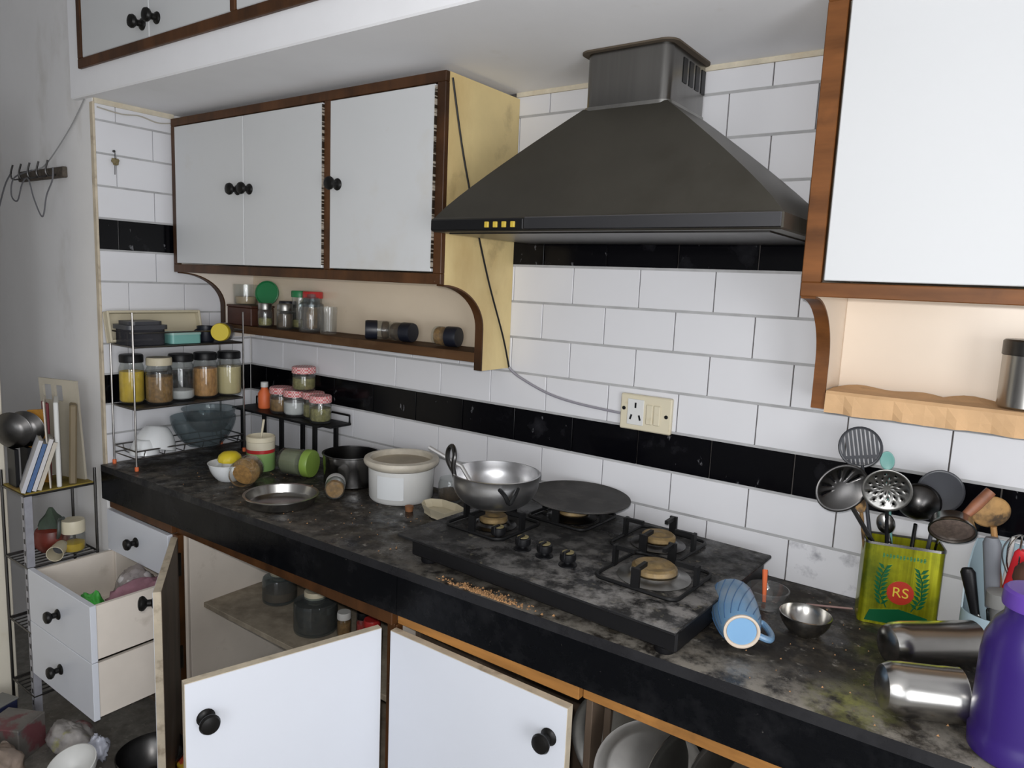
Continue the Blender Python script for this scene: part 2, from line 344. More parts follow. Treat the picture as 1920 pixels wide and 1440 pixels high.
def wall_cabinet(label, x0, x1, z0, z1, zsh, zbot, stiles, doors, matD, matBack, sideL, sideR, wood, rail_h=0.028, paper=False):
    t = thing('wall_cabinet', label, 'cabinet', (x0, 0, zbot)); ox, oz = x0, zbot
    def bx(name, a, b, y0, y1, c, d, mt, par=t, bev=0.0015, lab=None):
        q = MB(); q.box(a-ox, b-ox, y0, y1, c-oz, d-oz, b=bev); return q.build(name, mt, par, label=lab)
    W = 0.024
    bx('top_panel', x0+W, x1-W, YF+.02, -0.002, z1-0.02, z1, M_cream)
    bx('bottom_panel', x0+W, x1-W, YF+.02, -0.002, z0, z0+0.018, matBack)
    bx('back_panel', x0+W, x1-W, -0.010, -0.002, zsh, z1-.02, matBack, lab='glossy beige back panel')
    for a, mt in ((x0, sideL), (x1-W, sideR)):
        q = MB(); out = ellipse_side(YF+.004, -0.132, zbot, 1.40, z0); out = out[:-1] + [(YF+.004, z1), (0.0, z1)]
        q.prism([(p[0]-.001 if p[0] == 0 else p[0], p[1]-oz) for p in out], a-ox, a+W-ox, 'x'); q.build('side_panel', mt, t, 20)
        q = arch_strip(YF+.002, -0.132, zbot-oz, 1.40-oz, z0-oz, a-.001-ox, a+W+.001-ox); q.build('arch_trim', wood, t, 40, label='brown trim along the curved bracket')
    bx('shelf', x0+W, x1-W, -0.136, -0.002, zsh-0.028, zsh, M_shelfwood)
    # face frame
    bx('top_rail', x0, x1, YF-.012, YF+.004, z1-0.026, z1, wood)
    bx('bottom_rail', x0, x1, YF-.012, YF+.004, z0, z0+rail_h, wood)
    for a, b in stiles: bx('stile', a, b, YF-.012, YF+.004, z0+rail_h, z1-0.026, wood)
    for a, b, kx, kz in doors:
        d = bx('door', a, b, YF-.016, YF+.006, z0+rail_h+.004, z1-.030, matD)
        if kx is not None: knob(d, (kx-ox, YF-.016, kz-oz))
    return t
CL = wall_cabinet('white wall cabinet with brown frame and three doors left of the cooker hood', -0.742, 0.520, 1.520, 2.045, 1.333, 1.283,
    [(-0.742,-0.716), (0.066,0.094), (0.492,0.520)], [(-0.713,-0.316,-0.345,1.789), (-0.313,0.063,-0.283,1.789), (0.097,0.489,0.130,1.786)], M_lam, M_beige, M_cream, M_side, M_brown)
# perforated hinge strip on the right door
q = MB(); q.box(0.4895+0.742, 0.4920+0.742, YF-.018, YF-.008, 1.56-1.283, 2.01-1.283); hs = q.build('hinge_strip', mat('hinge_brass_worn', (0.45,0.40,0.33), 0.5, 0.2, spots=[((0.03,0.02,0.012), 170, 0.46, 0.49, 1.0, (0.01,0.01,1))]), CL)
q = MB(); q.box(0.0635+0.742, 0.0660+0.742, YF-.018, YF-.008, 1.56-1.283, 2.01-1.283); q.build('hinge_strip', MATS['hinge_brass_worn'], CL)
CR = wall_cabinet('white wall cabinet with orange-brown frame at the right edge above the oil tin', 1.403, 2.55, 1.531, 2.07, 1.335, 1.300,
    [(1.403,1.437), (2.00,2.03), (2.52,2.55)], [(1.443,1.99,1.95,1.79), (2.035,2.515,2.07,1.79)], M_lamR, M_beigeR, M_beigeR, M_beigeR, M_brown2, rail_h=0.026)
# brown paper over the right shelf
q = MB(); n = 60; vs = []; fs = []
for i in range(n+1):
    x = 0.027 + 1.085*i/n; w1 = 0.004*math.sin(i*1.3)+0.003*math.sin(i*3.7); w2 = 0.0025*math.sin(i*0.9+1)
    vs += [(x, -0.014, 0.0375 + abs(0.006*math.sin(i*0.31)+0.004*math.sin(i*.83))), (x, -0.07, 0.038+abs(w2)), (x, -0.138+w2*.3, 0.040), (x, -0.143+w2*.6, 0.034), (x, -0.144+w1*.6, 0.012), (x, -0.143+w1, -0.006+w2*.4)]
for i in range(n):
    for j in range(5): fs.append((6*i+j, 6*i+6+j, 6*i+7+j, 6*i+1+j))
q.add(vs, fs); pp = q.build('shelf_paper', mat('brown_paper', (0.60,0.38,0.20), 0.8, var=0.1, vscale=14, bump=0.4, bscale=30, spots=[((0.28,0.18,0.09), 20, 0.66, 0.76, 0.6)]), CR, 0, label='crumpled brown paper shelf liner', fix=False)
sd = pp.modifiers.new('thick', 'SOLIDIFY'); sd.thickness = 0.0012; sd.offset = 1
# ------------------------------------------------------------------ cooker hood
hd = thing('cooker_hood', 'greasy grey steel pyramid cooker hood over the gas hob', 'cooker hood', (0.975, 0, 1.645))
HX0, HX1, HY = -0.405, 0.412, -0.41
q = MB(); b0, b1 = 0.0, 0.033; q.box(HX0, HX1, HY, -0.004, b0, b1, b=0.003); q.build('rim', M_hood, hd)
q = MB(); q.box(HX0+.27, HX1-.002, HY-.006, HY, 0.003, 0.030, b=0.002); q.build('front_band', mat('polished_band', (0.20,0.20,0.21), 0.2, 1.0), hd, label='polished steel front band')
q = MB(); q.box(HX0, HX0+.268, HY-.005, HY, 0.003, 0.028, b=0.002); pan = q.build('control_panel', M_black, hd)
for i in range(4):
    q = MB(); q.box(HX0+.165+i*.024, HX0+.176+i*.024, HY-.009, HY-.004, 0.008, 0.021, b=0.001); q.build('button', mat('yellow_button', (0.55,0.40,0.05), 0.4), pan, label='small yellow push button')
n = 10; vs = []; fs = []
DX0, DX1, DY = -0.115, 0.093, -0.222
for i in range(n+1):
    s = i/n; e = s**1.12
    x0 = HX0+.004 + (DX0-.004-HX0)*e*1.0; x1 = HX1-.004 + (DX1+.004-HX1)*e; y = HY+.004 + (DY-.004-HY)*e; z = 0.033 + 0.258*s
    vs += [(x0,-0.004,z),(x0,y,z),(x1,y,z),(x1,-0.004,z)]
for i in range(n):
    for k in range(3): fs.append((4*i+k, 4*i+k+1, 4*i+5+k, 4*i+4+k))
    fs.append((4*i+3, 4*i, 4*i+4, 4*i+7))
fs += [(0,1,2,3), tuple(4*n+k for k in (3,2,1,0))]
q = MB(); q.add(vs, fs); q.build('canopy', M_hood, hd, 30)
def rrect(x0, x1, y0, y1, r, n=6):
    P = []
    for cx, cy, a in ((x0+r,y0+r,PI),(x1-r,y0+r,1.5*PI),(x1-r,y1-r,0),(x0+r,y1-r,PI/2)):
        for k in range(n+1): P.append((cx+r*math.cos(a+PI/2*k/n), cy+r*math.sin(a+PI/2*k/n)))
    return P
q = MB(); q.prism(rrect(DX0, DX1, DY, -0.004, 0.022, 8), 0.285, 0.412, 'z'); du = q.build('duct', M_duct, hd, 40, label='brushed steel duct cover')
q = MB(); q.prism(rrect(DX0-.004, DX1+.004, DY-.004, -0.004, 0.024), 0.283, 0.294, 'z'); q.build('duct_base', M_steeld, hd, 40)
q = MB(); q.prism(rrect(DX0-.014, DX1+.014, DY-.014, -0.004, 0.03), 0.4125, 0.4165, 'z'); q.build('collar', mat('grimy_collar', (0.08,0.06,0.04), 0.7), hd, 40)
for i in range(4):
    q = MB(); q.box(DX1-.001, DX1+.0015, -0.150+i*.036, -0.128+i*.036, 0.345, 0.398); q.build('vent_slot', M_black, du)
q = MB(); q.box(HX0+.03, HX1-.03, HY+.03, -0.03, -0.003, 0.001); q.build('grease_filter', M_steeldk, hd)

# ------------------------------------------------------------------ switchboard and cable
sw = thing('switchboard', 'ivory switchboard with socket and two switches on the tiled wall', 'switch', (0.972, -0.0005, 1.163))
q = MB(); q.box(-0.072, 0.072, -0.014, 0, 0, 0.094, b=0.003); q.build('plate', M_iv, sw)
q = MB(); q.box(-0.050, -0.004, -0.0165, -0.013, 0.014, 0.082, b=0.001); so = q.build('socket', M_wplast, sw)
for cx, cz, a in ((-0.027,0.066,0),(-0.039,0.034,0.3),(-0.014,0.034,-0.3)):
    q = MB(); q.box(-.0025, .0025, -0.0172, -0.016, -.007, .007, M=T(cx,0,cz,0,a,0)); q.build('pin_hole', M_black, so)
for k in range(2):
    q = MB(); q.box(0.004+k*.021, 0.022+k*.021, -0.0185, -0.013, 0.020, 0.072, M=None, b=0.002); q.build('switch_rocker', M_iv, sw)
for cx, cz in ((-0.061,0.055),(0.059,0.046)):
    q = MB(); q.lathe([(0,0),(.005,0),(.005,.002),(0,.003)], 12, T(cx,-0.0135,cz) @ aim((0,-1,0))); q.build('screw', M_black, sw)
def spline(P, n=10):
    P = [Vector(p) for p in P]; out = []
    for i in range(len(P)-1):
        p0 = P[max(i-1,0)]; p1 = P[i]; p2 = P[i+1]; p3 = P[min(i+2,len(P)-1)]
        for k in range(n):
            t = k/n; out.append(0.5*((2*p1) + (-p0+p2)*t + (2*p0-5*p1+4*p2-p3)*t*t + (-p0+3*p1-3*p2+p3)*t**3))
    return out + [P[-1]]
cb = thing('power_cable', 'thin dark cable hanging down the cabinet side to the switchboard', 'cable', (0.5245, -0.30, 1.28))
def rel(P, o): return [tuple(Vector(p)-Vector(o)) for p in P]
q = MB(); q.tube(rel(spline([(0.5255,-0.298,2.03),(0.5255,-0.25,1.86),(0.5255,-0.185,1.684),(0.5255,-0.12,1.53),(0.5255,-0.045,1.38),(0.5275,-0.010,1.285)]), (0.5245,-0.30,1.28)), 0.0026, 6); q.build('black_length', M_black, cb)
q = MB(); q.tube(rel(spline([(0.5275,-0.010,1.285),(0.56,-0.006,1.262),(0.66,-0.006,1.226),(0.76,-0.006,1.209),(0.905,-0.006,1.200)]), (0.5245,-0.30,1.28)), 0.0038, 6); q.build('grey_length', mat('grey_cable', (0.30,0.29,0.33), 0.5), cb)

# ------------------------------------------------------------------ worktop
def cfy(x): return -0.5675 + 0.0245*x
wt = thing('worktop', 'long black granite worktop covered in dust and grime', 'worktop', (XL, cfy(XL), 0.742))
def granite(name, dust, base=(0.016,0.016,0.018), rough=0.22, rmax=0.85, flat_only=True):
    m, nt, b = _new(name); N = nt.nodes; L = nt.links
    geo = N.new('ShaderNodeNewGeometry')
    def noise(s, det=8, st=(1,1,1)):
        mp = N.new('ShaderNodeMapping'); mp.inputs['Scale'].default_value = st; L.new(geo.outputs['Position'], mp.inputs['Vector'])
        n_ = N.new('ShaderNodeTexNoise'); n_.inputs['Scale'].default_value = s; n_.inputs['Detail'].default_value = det; n_.inputs['Roughness'].default_value = 0.68; L.new(mp.outputs[0], n_.inputs['Vector']); return n_.outputs['Fac']
    def rng(src, a, c, lo=0.0, hi=1.0):
        r = N.new('ShaderNodeMapRange'); r.clamp = True
        for i, v in zip(('From Min','From Max','To Min','To Max'), (a,c,lo,hi)): r.inputs[i].default_value = v
        L.new(src, r.inputs['Value']); return r.outputs[0]
    def mul(a, c):
        q_ = N.new('ShaderNodeMath'); q_.operation = 'MULTIPLY'; L.new(a, q_.inputs[0])
        if isinstance(c, (int, float)): q_.inputs[1].default_value = c
        else: L.new(c, q_.inputs[1])
        return q_.outputs[0]
    nz = N.new('ShaderNodeSeparateXYZ'); L.new(geo.outputs['Normal'], nz.inputs[0]); up = rng(nz.outputs['Z'], 0.5, 0.9) if flat_only else None
    cur = None
    for col, src in dust(noise, rng, mul, N, L, geo):
        mx = N.new('ShaderNodeMix'); mx.data_type = 'RGBA'
        if cur is None: mx.inputs[6].default_value = (*base, 1)
        else: L.new(cur, mx.inputs[6])
        mx.inputs[7].default_value = (*col, 1); src = mul(src, up) if up is not None else src; L.new(src, mx.inputs[0]); cur = mx.outputs[2]; last = src
    L.new(cur, b.inputs['Base Color']); b.inputs['Specular IOR Level'].default_value = 0.25 if flat_only else 0.12
    rr = N.new('ShaderNodeMapRange'); rr.inputs['To Min'].default_value = rough; rr.inputs['To Max'].default_value = rmax; L.new(noise(7), rr.inputs['Value']); rr.inputs['From Min'].default_value = 0.42; rr.inputs['From Max'].default_value = 0.6
    L.new(rr.outputs[0], b.inputs['Roughness'])
    bp = N.new('ShaderNodeBump'); bp.inputs['Strength'].default_value = 0.25; bp.inputs['Distance'].default_value = 0.002; L.new(noise(90), bp.inputs['Height']); L.new(bp.outputs[0], b.inputs['Normal'])
    return m
def dust_top(noise, rng, mul, N, L, geo):
    sx = N.new('ShaderNodeSeparateXYZ'); L.new(geo.outputs['Position'], sx.inputs[0])
    front = rng(sx.outputs['Y'], -0.38, -0.54, 0.0, 1.0); right = rng(sx.outputs['X'], 0.5, 1.2, 0.25, 1.0)
    yield (0.036,0.030,0.023), rng(noise(8), 0.34, 0.62, 0, 0.9)
    yield (0.085,0.072,0.055), mul(rng(noise(22, 12), 0.50, 0.64), 0.8)
    yield (0.30,0.275,0.235), mul(mul(rng(noise(20, 14), 0.42, 0.58), front), right)
    yield (0.27,0.25,0.22), mul(rng(noise(38, 10), 0.60, 0.68), 0.8)
    g = N.new('ShaderNodeVectorMath'); g.operation = 'DISTANCE'; g.inputs[1].default_value = (1.585, -0.47, 0.86); L.new(geo.outputs['Position'], g.inputs[0])
    yield (0.22,0.22,0.075), mul(rng(g.outputs['Value'], 0.085, 0.015), rng(noise(30), 0.40, 0.6))
M_gran = granite('granite_top', dust_top)
def dust_apr(noise, rng, mul, N, L, geo):
    yield (0.020,0.020,0.022), mul(rng(noise(9), 0.5, 0.7), 0.5)
    yield (0.14,0.13,0.12), mul(rng(noise(80), 0.68, 0.74), 0.6)
M_apron = granite('granite_apron', dust_apr, base=(0.003,0.0034,0.0045), rough=0.18, rmax=0.30, flat_only=False)
O = Vector((XL, cfy(XL), 0.742))
def cprism(x0, x1, yb0, d0, z0, z1, name, mt):
    q = MB(); q.prism([(x0-O.x, cfy(x0)+d0-O.y), (x1-O.x, cfy(x1)+d0-O.y), (x1-O.x, yb0(x1)-O.y), (x0-O.x, yb0(x0)-O.y)], z0-O.z, z1-O.z, 'z'); return q.build(name, mt, wt, 0)
cprism(XL+.001, 2.7, lambda x: -0.0005, 0.0, 0.838, 0.860, 'slab', M_gran)
cprism(XL+.001, 0.6168, lambda x: cfy(x)+0.022, 0.0005, 0.742, 0.8378, 'apron', M_apron)
cprism(0.6188, 2.7, lambda x: cfy(x)+0.022, 0.0005, 0.742, 0.8378, 'apron', M_apron)

# ------------------------------------------------------------------ base cabinets
def rf(x): return cfy(x) + 0.020          # front plane of the face frame
# drawer unit at the far left
du_ = thing('drawer_unit', 'white drawer unit under the far left end of the worktop', 'drawers', (XL+.002, -0.55, 0))
OX = XL+.002
def dbx(name, a, b, c, d, e, f, mt, par=du_, bev=0.0015):
    q = MB(); q.box(a-OX, b-OX, c+0.55, d+0.55, e, f, b=bev); return q.build(name, mt, par)
dbx('side_panel', -0.372, -0.354, -0.535, -0.01, 0.03, 0.705, M_cream)
dbx('side_panel', -0.751, -0.737, -0.555, -0.01, 0.03, 0.705, M_cream)
dbx('top_rail', -0.751, -0.354, -0.562, -0.54, 0.706, 0.741, M_brown)
dbx('bottom_panel', -0.737, -0.372, -0.52, -0.01, 0.03, 0.045, M_inside)
def drawer(z0, z1, yf, x0=-0.748, x1=-0.358):
    t = MB(); e = 0.012; xa, xb = x0+.012, x1-.004; yb = yf+0.43
    for (a,b,c,d,g,h) in ((xa,xa+e,yf+.018,yb,z0+.006,z1-.004),(xb-e,xb,yf+.018,yb,z0+.006,z1-.004),(xa+e,xb-e,yb-e,yb,z0+.006,z1-.004),(xa+e,xb-e,yf+.018,yb-e,z0+.006,z0+.014)):
        t.box(a-OX, b-OX, c+0.55, d+0.55, g, h)
    o = t.build('drawer', M_cream, du_, 0)
    q = MB(); q.box(x0-OX, x1-OX, yf+0.55, yf+0.568, z0, z1, b=0.0015); q.build('drawer_front', M_lam2, o)
    kk = knob(o, ((x0+x1)/2-OX, yf+0.55, (z0+z1)/2)); return o
drawer(0.560, 0.702, -0.574)
drawer(0.376, 0.552, -0.812, -0.776, -0.352)
drawer(0.192, 0.374, -0.812, -0.776, -0.352)
# double-door cupboard
def cupboard(label, x0, x1, shelf=True, left=True, right=True, rail=M_brown, deep=0.0):
    t = thing('base_cupboard', label, 'cupboard', (x0, -0.52, 0)); ox = x0
    def bx(name, a, b, c, d, e, f, mt, par=t, bev=0.0015):
        q = MB(); q.box(a-ox, b-ox, c+0.52, d+0.52, e, f, b=bev); return q.build(name, mt, par)
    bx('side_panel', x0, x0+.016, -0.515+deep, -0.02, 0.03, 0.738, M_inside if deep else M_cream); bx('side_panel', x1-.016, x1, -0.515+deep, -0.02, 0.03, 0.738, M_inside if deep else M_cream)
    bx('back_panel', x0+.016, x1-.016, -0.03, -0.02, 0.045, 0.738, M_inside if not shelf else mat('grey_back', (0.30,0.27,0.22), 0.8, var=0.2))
    bx('bottom_panel', x0+.016, x1-.016, -0.51, -0.03, 0.03, 0.045, M_dusty)
    if shelf: bx('shelf', x0+.016, x1-.016, -0.47, -0.03, 0.435, 0.452, M_dusty)
    xm = (x0+x1)/2
    bx('top_rail', x0, x1, rf(xm)-.002, rf(xm)+.02, 0.706, 0.741, rail)
    return t, bx
cB, bxB = cupboard('open base cupboard with jars on its shelf, both doors swung out', -0.352, 0.598)
q = bxB('stile', -0.352, -0.326, rf(-.35)-.004, rf(-.35)+.018, 0.03, 0.706, M_brown)
bxB('stile', 0.574, 0.598, rf(.58)-.004, rf(.58)+.018, 0.03, 0.706, M_brown)
for zz in (0.575, 0.265):
    qq = MB(); qq.box(0.020, 0.034, rf(-.35)-.012+.52, rf(-.35)+.004+.52, zz, zz+.075, b=0.001); qq.build('hinge', M_steeldk, cB, label='dark butt hinge')
def leaf(par, ox, hinge, free, z0, z1, knob_side, knob_z, k=1.05, inner=None):
    """door leaf between the hinge and free points (plan view); knob_side = +1/-1 picks the outer face"""
    hx, hy = hinge; d = Vector((free[0]-hx, free[1]-hy)); w = d.length; a = math.atan2(d.y, d.x)
    M = T(hx-ox, hy+0.52, 0, 0, 0, a); t = 0.019
    q = MB(); q.box(0, w, -t/2, t/2, z0, z1, M=M); o = q.build('door', M_edge, par, 0)
    for s, mt in ((1, M_lam2 if knob_side > 0 else M_inside), (-1, M_lam2 if knob_side < 0 else M_inside)):
        q = MB(); ya, yb = sorted((s*t/2, s*(t/2+.0012))); q.box(0.001, w-.001, ya, yb, z0+.001, z1-.001, M=M); q.build('outer_face' if s == knob_side else 'inner_face', mt, o, 0)
    nd = (M.to_3x3() @ Vector((0, knob_side, 0))); kp = M @ Vector((w-.040, knob_side*(t/2+.001), knob_z)); knob(o, tuple(kp), tuple(nd), k)
    return o
leaf(cB, -0.352, (-0.338, -0.562), (0.002, -0.800), 0.055, 0.700, -1, 0.655)
leaf(cB, -0.352, (0.574, -0.562), (0.447, -0.985), 0.055, 0.703, 1, 0.618, 1.12)
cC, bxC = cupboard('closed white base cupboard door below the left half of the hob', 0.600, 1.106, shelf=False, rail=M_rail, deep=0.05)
bxC('stile', 0.600, 0.606, rf(.6)-.004, rf(.6)+.018, 0.03, 0.706, M_brown)
leaf(cC, 0.600, (0.607, rf(.6)-.016), (1.101, rf(1.1)-.030), 0.055, 0.702, -1, 0.625, 1.1)
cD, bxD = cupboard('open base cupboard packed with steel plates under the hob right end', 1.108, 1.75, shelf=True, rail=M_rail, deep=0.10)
cE, bxE = cupboard('white base cupboard under the right end of the worktop', 1.752, 2.65, shelf=False, rail=M_rail)
leaf(cE, 1.752, (1.758, rf(1.8)-.016), (2.2, rf(2.2)-.016), 0.055, 0.702, -1, 0.625)
leaf(cE, 1.752, (2.645, rf(2.6)-.016), (2.205, rf(2.2)-.016), 0.055, 0.702, 1, 0.625)
# ------------------------------------------------------------------ generic vessels
def jar(name, label, loc, r, h, content=None, fill=0.7, lid=None, lid_h=0.018, lid_r=None, neck=0.86, gl=None, rot=(0,0,0), group=None, flute=0, famp=0.0, cat='jar', n=26, lidname='lid'):
    t = thing(name, label, cat, loc, rot, group); gl = gl or M_glass; w = 0.0012; nr = r*neck
    hb = h - (lid_h if lid else 0)
    q = MB(); q.lathe([(0,0),(r*.88,0),(r*.98,.004),(r,.012),(r,hb*.76),(r*.96,hb*.84),(nr,hb*.91),(nr,hb),(nr-w,hb),(nr-w,hb*.91),(r*.96-w,hb*.83),(r-w,hb*.75),(r-w,.012),(r*.86,.006),(0,.005)], n, flute=flute, famp=famp); q.build('glass_body', gl, t, 50)
    if content:
        f = hb*.9*fill; q = MB(); q.lathe([(0,.0065),(r*.82,.0075),(r-w-.0006,.014),(r-w-.0006,min(f,hb*.74)),(r*.6,min(f,hb*.74)+.003),(0,min(f,hb*.74)+.005)], 20); q.build('contents', content, t, 50)
    if lid:
        lr = lid_r or nr*1.08; q = MB(); q.lathe([(nr*.9,hb+.0005),(lr,hb-lid_h*.45),(lr*1.01,hb-lid_h*.3),(lr*1.01,hb+lid_h*.75),(lr*.95,hb+lid_h),(0,hb+lid_h)], n, flute=16 if flute else 0, famp=0.0); q.build(lidname, lid, t, 40)
    return t
def bowl(name, label, loc, r, h, mt, rb=None, wall=0.003, rot=(0,0,0), group=None, lip=0.0, cat='bowl', n=36, foot=0.0, flute=0, famp=0, round_=1.7):
    rb = rb or r*.5; P = [(0,0),(rb,0)]; k = 10
    for i in range(1, k+1):
        s = i/k; P.append((rb + (r-rb)*(1-(1-s)**round_), h*(s**1.15)))
    if lip: P.append((r+lip, h+.001)); P.append((r+lip, h+.003)); P.append((r-wall*.5, h+.002))
    else: P.append((r-wall, h+.001))
    for i in range(k-1, 0, -1):
        s = i/k; P.append((rb + (r-rb)*(1-(1-s)**round_) - wall, h*(s**1.15)+wall*.6))
    P += [(rb*.9, wall), (0, wall)]
    t = thing(name, label, cat, loc, rot, group); q = MB(); q.lathe(P, n, flute=flute, famp=famp); q.build('shell', mt, t, 45)
    return t
def blob(M, amp=0.15, seed=0, n=14, m=9):
    """crumpled closed surface, unit size before M"""
    from mathutils import noise as mn
    vs = []; fs = []; o = Vector((seed*3.7, seed*1.9, seed*5.3)); n *= 2; m *= 2
    def f(d):
        d = Vector(d); s_ = 1 + amp*(1.6*mn.noise(d*1.6+o) + 1.0*abs(mn.noise(d*3.6+o)) + .5*mn.noise(d*8+o)) - amp*.5
        return tuple(d*min(s_, 1.18))
    vs.append(f((0,0,-1)))
    for i in range(1, m):
        th = PI*i/m
        for k in range(n):
            a_ = 2*PI*k/n; vs.append(f((math.sin(th)*math.cos(a_), math.sin(th)*math.sin(a_), -math.cos(th))))
    vs.append(f((0,0,1))); last = len(vs)-1
    for k in range(n): fs.append((0, 1+(k+1) % n, 1+k)); fs.append((last, last-n+k, last-n+(k+1) % n))
    for i in range(m-2):
        for k in range(n): fs.append((1+i*n+k, 1+i*n+(k+1) % n, 1+(i+1)*n+(k+1) % n, 1+(i+1)*n+k))
    return MB().add(vs, fs, M)
M_turm = mat('turmeric', (0.62,0.42,0.02), 0.8, var=0.2, vscale=30)
M_masala = mat('brown_spice', (0.26,0.14,0.04), 0.8, var=0.4, vscale=90)
M_peanut = mat('peanuts', (0.52,0.27,0.09), 0.7, var=0.35, vscale=90, stretch=(1,1,0.5), bump=0.6, bscale=90)
M_flour = mat('cream_flour', (0.66,0.56,0.30), 0.9, var=0.06)
M_salt = mat('white_salt', (0.6,0.6,0.6), 0.8, var=0.1, vscale=40)
M_dkspice = mat('dark_spice', (0.07,0.045,0.025), 0.8, var=0.4, vscale=60)
M_dal = mat('green_lentils', (0.22,0.20,0.07), 0.8, var=0.4, vscale=110)
M_crlid = mat('cream_lid', (0.58,0.52,0.38), 0.5)
M_redlid = mat('red_lid', (0.50,0.03,0.03), 0.35)
M_grlid = mat('green_lid', (0.02,0.20,0.07), 0.4)
M_yel = mat('yellow_plastic', (0.62,0.48,0.02), 0.4)
M_navy = mat('navy_lid', (0.008,0.010,0.018), 0.4)
M_teal = mat('teal_plastic', (0.18,0.42,0.38), 0.4)
M_dgrey = mat('dark_grey_plastic', (0.05,0.052,0.06), 0.35)
M_orange = mat('orange_cap', (0.75,0.16,0.05), 0.5)
m_, nt_, b_ = _new('gingham'); 
tc_ = nt_.nodes.new('ShaderNodeTexCoord'); ck_ = nt_.nodes.new('ShaderNodeTexChecker'); ck_.inputs['Scale'].default_value = 160
ck_.inputs['Color1'].default_value = (0.62,0.14,0.15,1); ck_.inputs['Color2'].default_value = (0.75,0.55,0.53,1)
nt_.links.new(tc_.outputs['Object'], ck_.inputs['Vector']); nt_.links.new(ck_.outputs['Color'], b_.inputs['Base Color']); b_.inputs['Roughness'].default_value = 0.45
M_ging = m_

# ------------------------------------------------------------------ wire rack in the left corner of the worktop
RX0, RX1, RY0, RY1 = -0.742, -0.592, -0.545, -0.142
wr = thing('wire_rack', 'chrome wire corner rack with three tiers at the left end of the worktop', 'rack', (RX0, RY0, ZC))
def rt(P, r, name='wire', mt=M_chrome, par=wr, closed=False):
    q = MB(); q.tube([(p[0]-RX0, p[1]-RY0, p[2]-ZC) for p in P], r, 8, closed); return q.build(name, mt, par)
for x, y in ((RX0,RY0),(RX1,RY0),(RX0,RY1),(RX1,RY1)):
    rt([(x,y,ZC+.012),(x,y,1.385 if x == RX1 else 1.33)], 0.0034, 'post')
    q = MB(); q.lathe([(0,0),(.006,0),(.0065,.006),(.006,.014),(0,.016)], 10, T(x-RX0,y-RY0,0)); q.build('foot_cap', M_orange, wr, label='orange rubber foot cap')
for z in (0.925, 1.066, 1.272, 1.318):
    rt([(RX0,RY0,z),(RX1,RY0,z),(RX1,RY1,z),(RX0,RY1,z)], 0.0026, 'tier_frame', closed=True)
rt([(RX0,RY0,.90),(RX1,RY0,.90),(RX1,RY1,.90),(RX0,RY1,.90)], 0.0022, 'tier_frame', closed=True)
for z in (1.066, 1.272):
    q = MB(); q.box(.002, RX1-RX0-.002, .002, RY1-RY0-.002, z-ZC-.0035, z-ZC+.0035, b=.001); q.build('tier_plate', mat('grey_mesh_plate', (0.045,0.045,0.05), 0.4, 0.5), wr)
for k in range(6):
    y = RY0+.03+k*.07; rt([(RX0,y,.925),(RX0+.01,y,.90),(RX1-.01,y,.90),(RX1,y,.925)], 0.0018)
zt = 1.0705
jar('storage_jar', 'glass jar of yellow turmeric with black lid on the wire rack', (-0.697,-0.500,zt), .040, .168, M_turm, .85, M_black, group='jars on the middle tier of the wire rack')
jar('storage_jar', 'glass jar of brown spice with cream lid on the wire rack', (-0.638,-0.436,zt), .044, .160, M_masala, .75, M_crlid, group='jars on the middle tier of the wire rack')
jar('storage_jar', 'nearly empty clear jar with white powder and black lid on wire rack', (-0.660,-0.346,zt), .044, .165, M_salt, .28, M_black, group='jars on the middle tier of the wire rack')
jar('storage_jar', 'glass jar full of peanuts with black lid on the wire rack', (-0.662,-0.252,zt), .043, .165, M_peanut, 1.0, M_black, group='jars on the middle tier of the wire rack')
jar('storage_jar', 'glass jar full of cream flour, rightmost on the wire rack', (-0.655,-0.190+.030,zt), .044, .165, M_flour, 1.0, M_black, group='jars on the middle tier of the wire rack')
# top tier
z2 = 1.2765
t = thing('lunch_box', 'dark grey lidded plastic box on top of the wire rack', 'box', (-0.655,-0.487,z2))
q = MB(); q.prism(rrect(-.052,.052,-.062,.062,.018), 0, .052, 'z'); q.build('tub', glass('smoked_plastic', (0.35,0.36,0.40), .15, 1.45, .5, (0.05,0.05,0.06)), t, 40)
q = MB(); q.prism(rrect(-.056,.056,-.070,.070,.02), .052, .066, 'z'); q.prism(rrect(-.046,.046,-.056,.056,.02), .066, .078, 'z'); q.build('lid', M_dgrey, t, 40)
t = thing('plastic_tray', 'cream plastic tray leaning against the tiles on top of the wire rack', 'tray', (-0.722,-0.40,z2), (0,-0.22,0))
q = MB(); q.box(-.004,.004,-.165,.165,0,.105,b=.002); q.build('base', M_crlid, t)
for a,b_2,c,d in ((-.165,-.157,0,.105),(.157,.165,0,.105),(-.157,.157,.097,.105),(-.157,.157,0,.008)):
    q = MB(); q.box(.0042,.030,a,b_2,c,d,b=.002); q.build('rim', M_crlid, t)
t = thing('plastic_box', 'small teal plastic box on top of the wire rack', 'box', (-0.640,-0.352,z2)); q = MB(); q.prism(rrect(-.035,.035,-.055,.055,.012), 0, .030, 'z'); q.build('tub', M_teal, t, 40); q = MB(); q.prism(rrect(-.037,.037,-.057,.057,.013), .0302, .038, 'z'); q.build('lid', mat('pale_teal', (0.32,0.50,0.46), .4), t, 40)
t = thing('plastic_mug', 'dark navy mug on the wire rack beside the teal box', 'mug', (-0.645,-0.258,z2)); q = MB(); q.lathe([(0,0),(.026,0),(.028,.004),(.030,.056),(.027,.056),(.025,.006),(0,.005)], 24); q.build('body', M_navy, t); q = MB(); q.tube(ring((0,-.031,.028),.016,16,(1,0,0),PI*.5,PI*1.5), .003, 6); q.build('handle', M_navy, t)
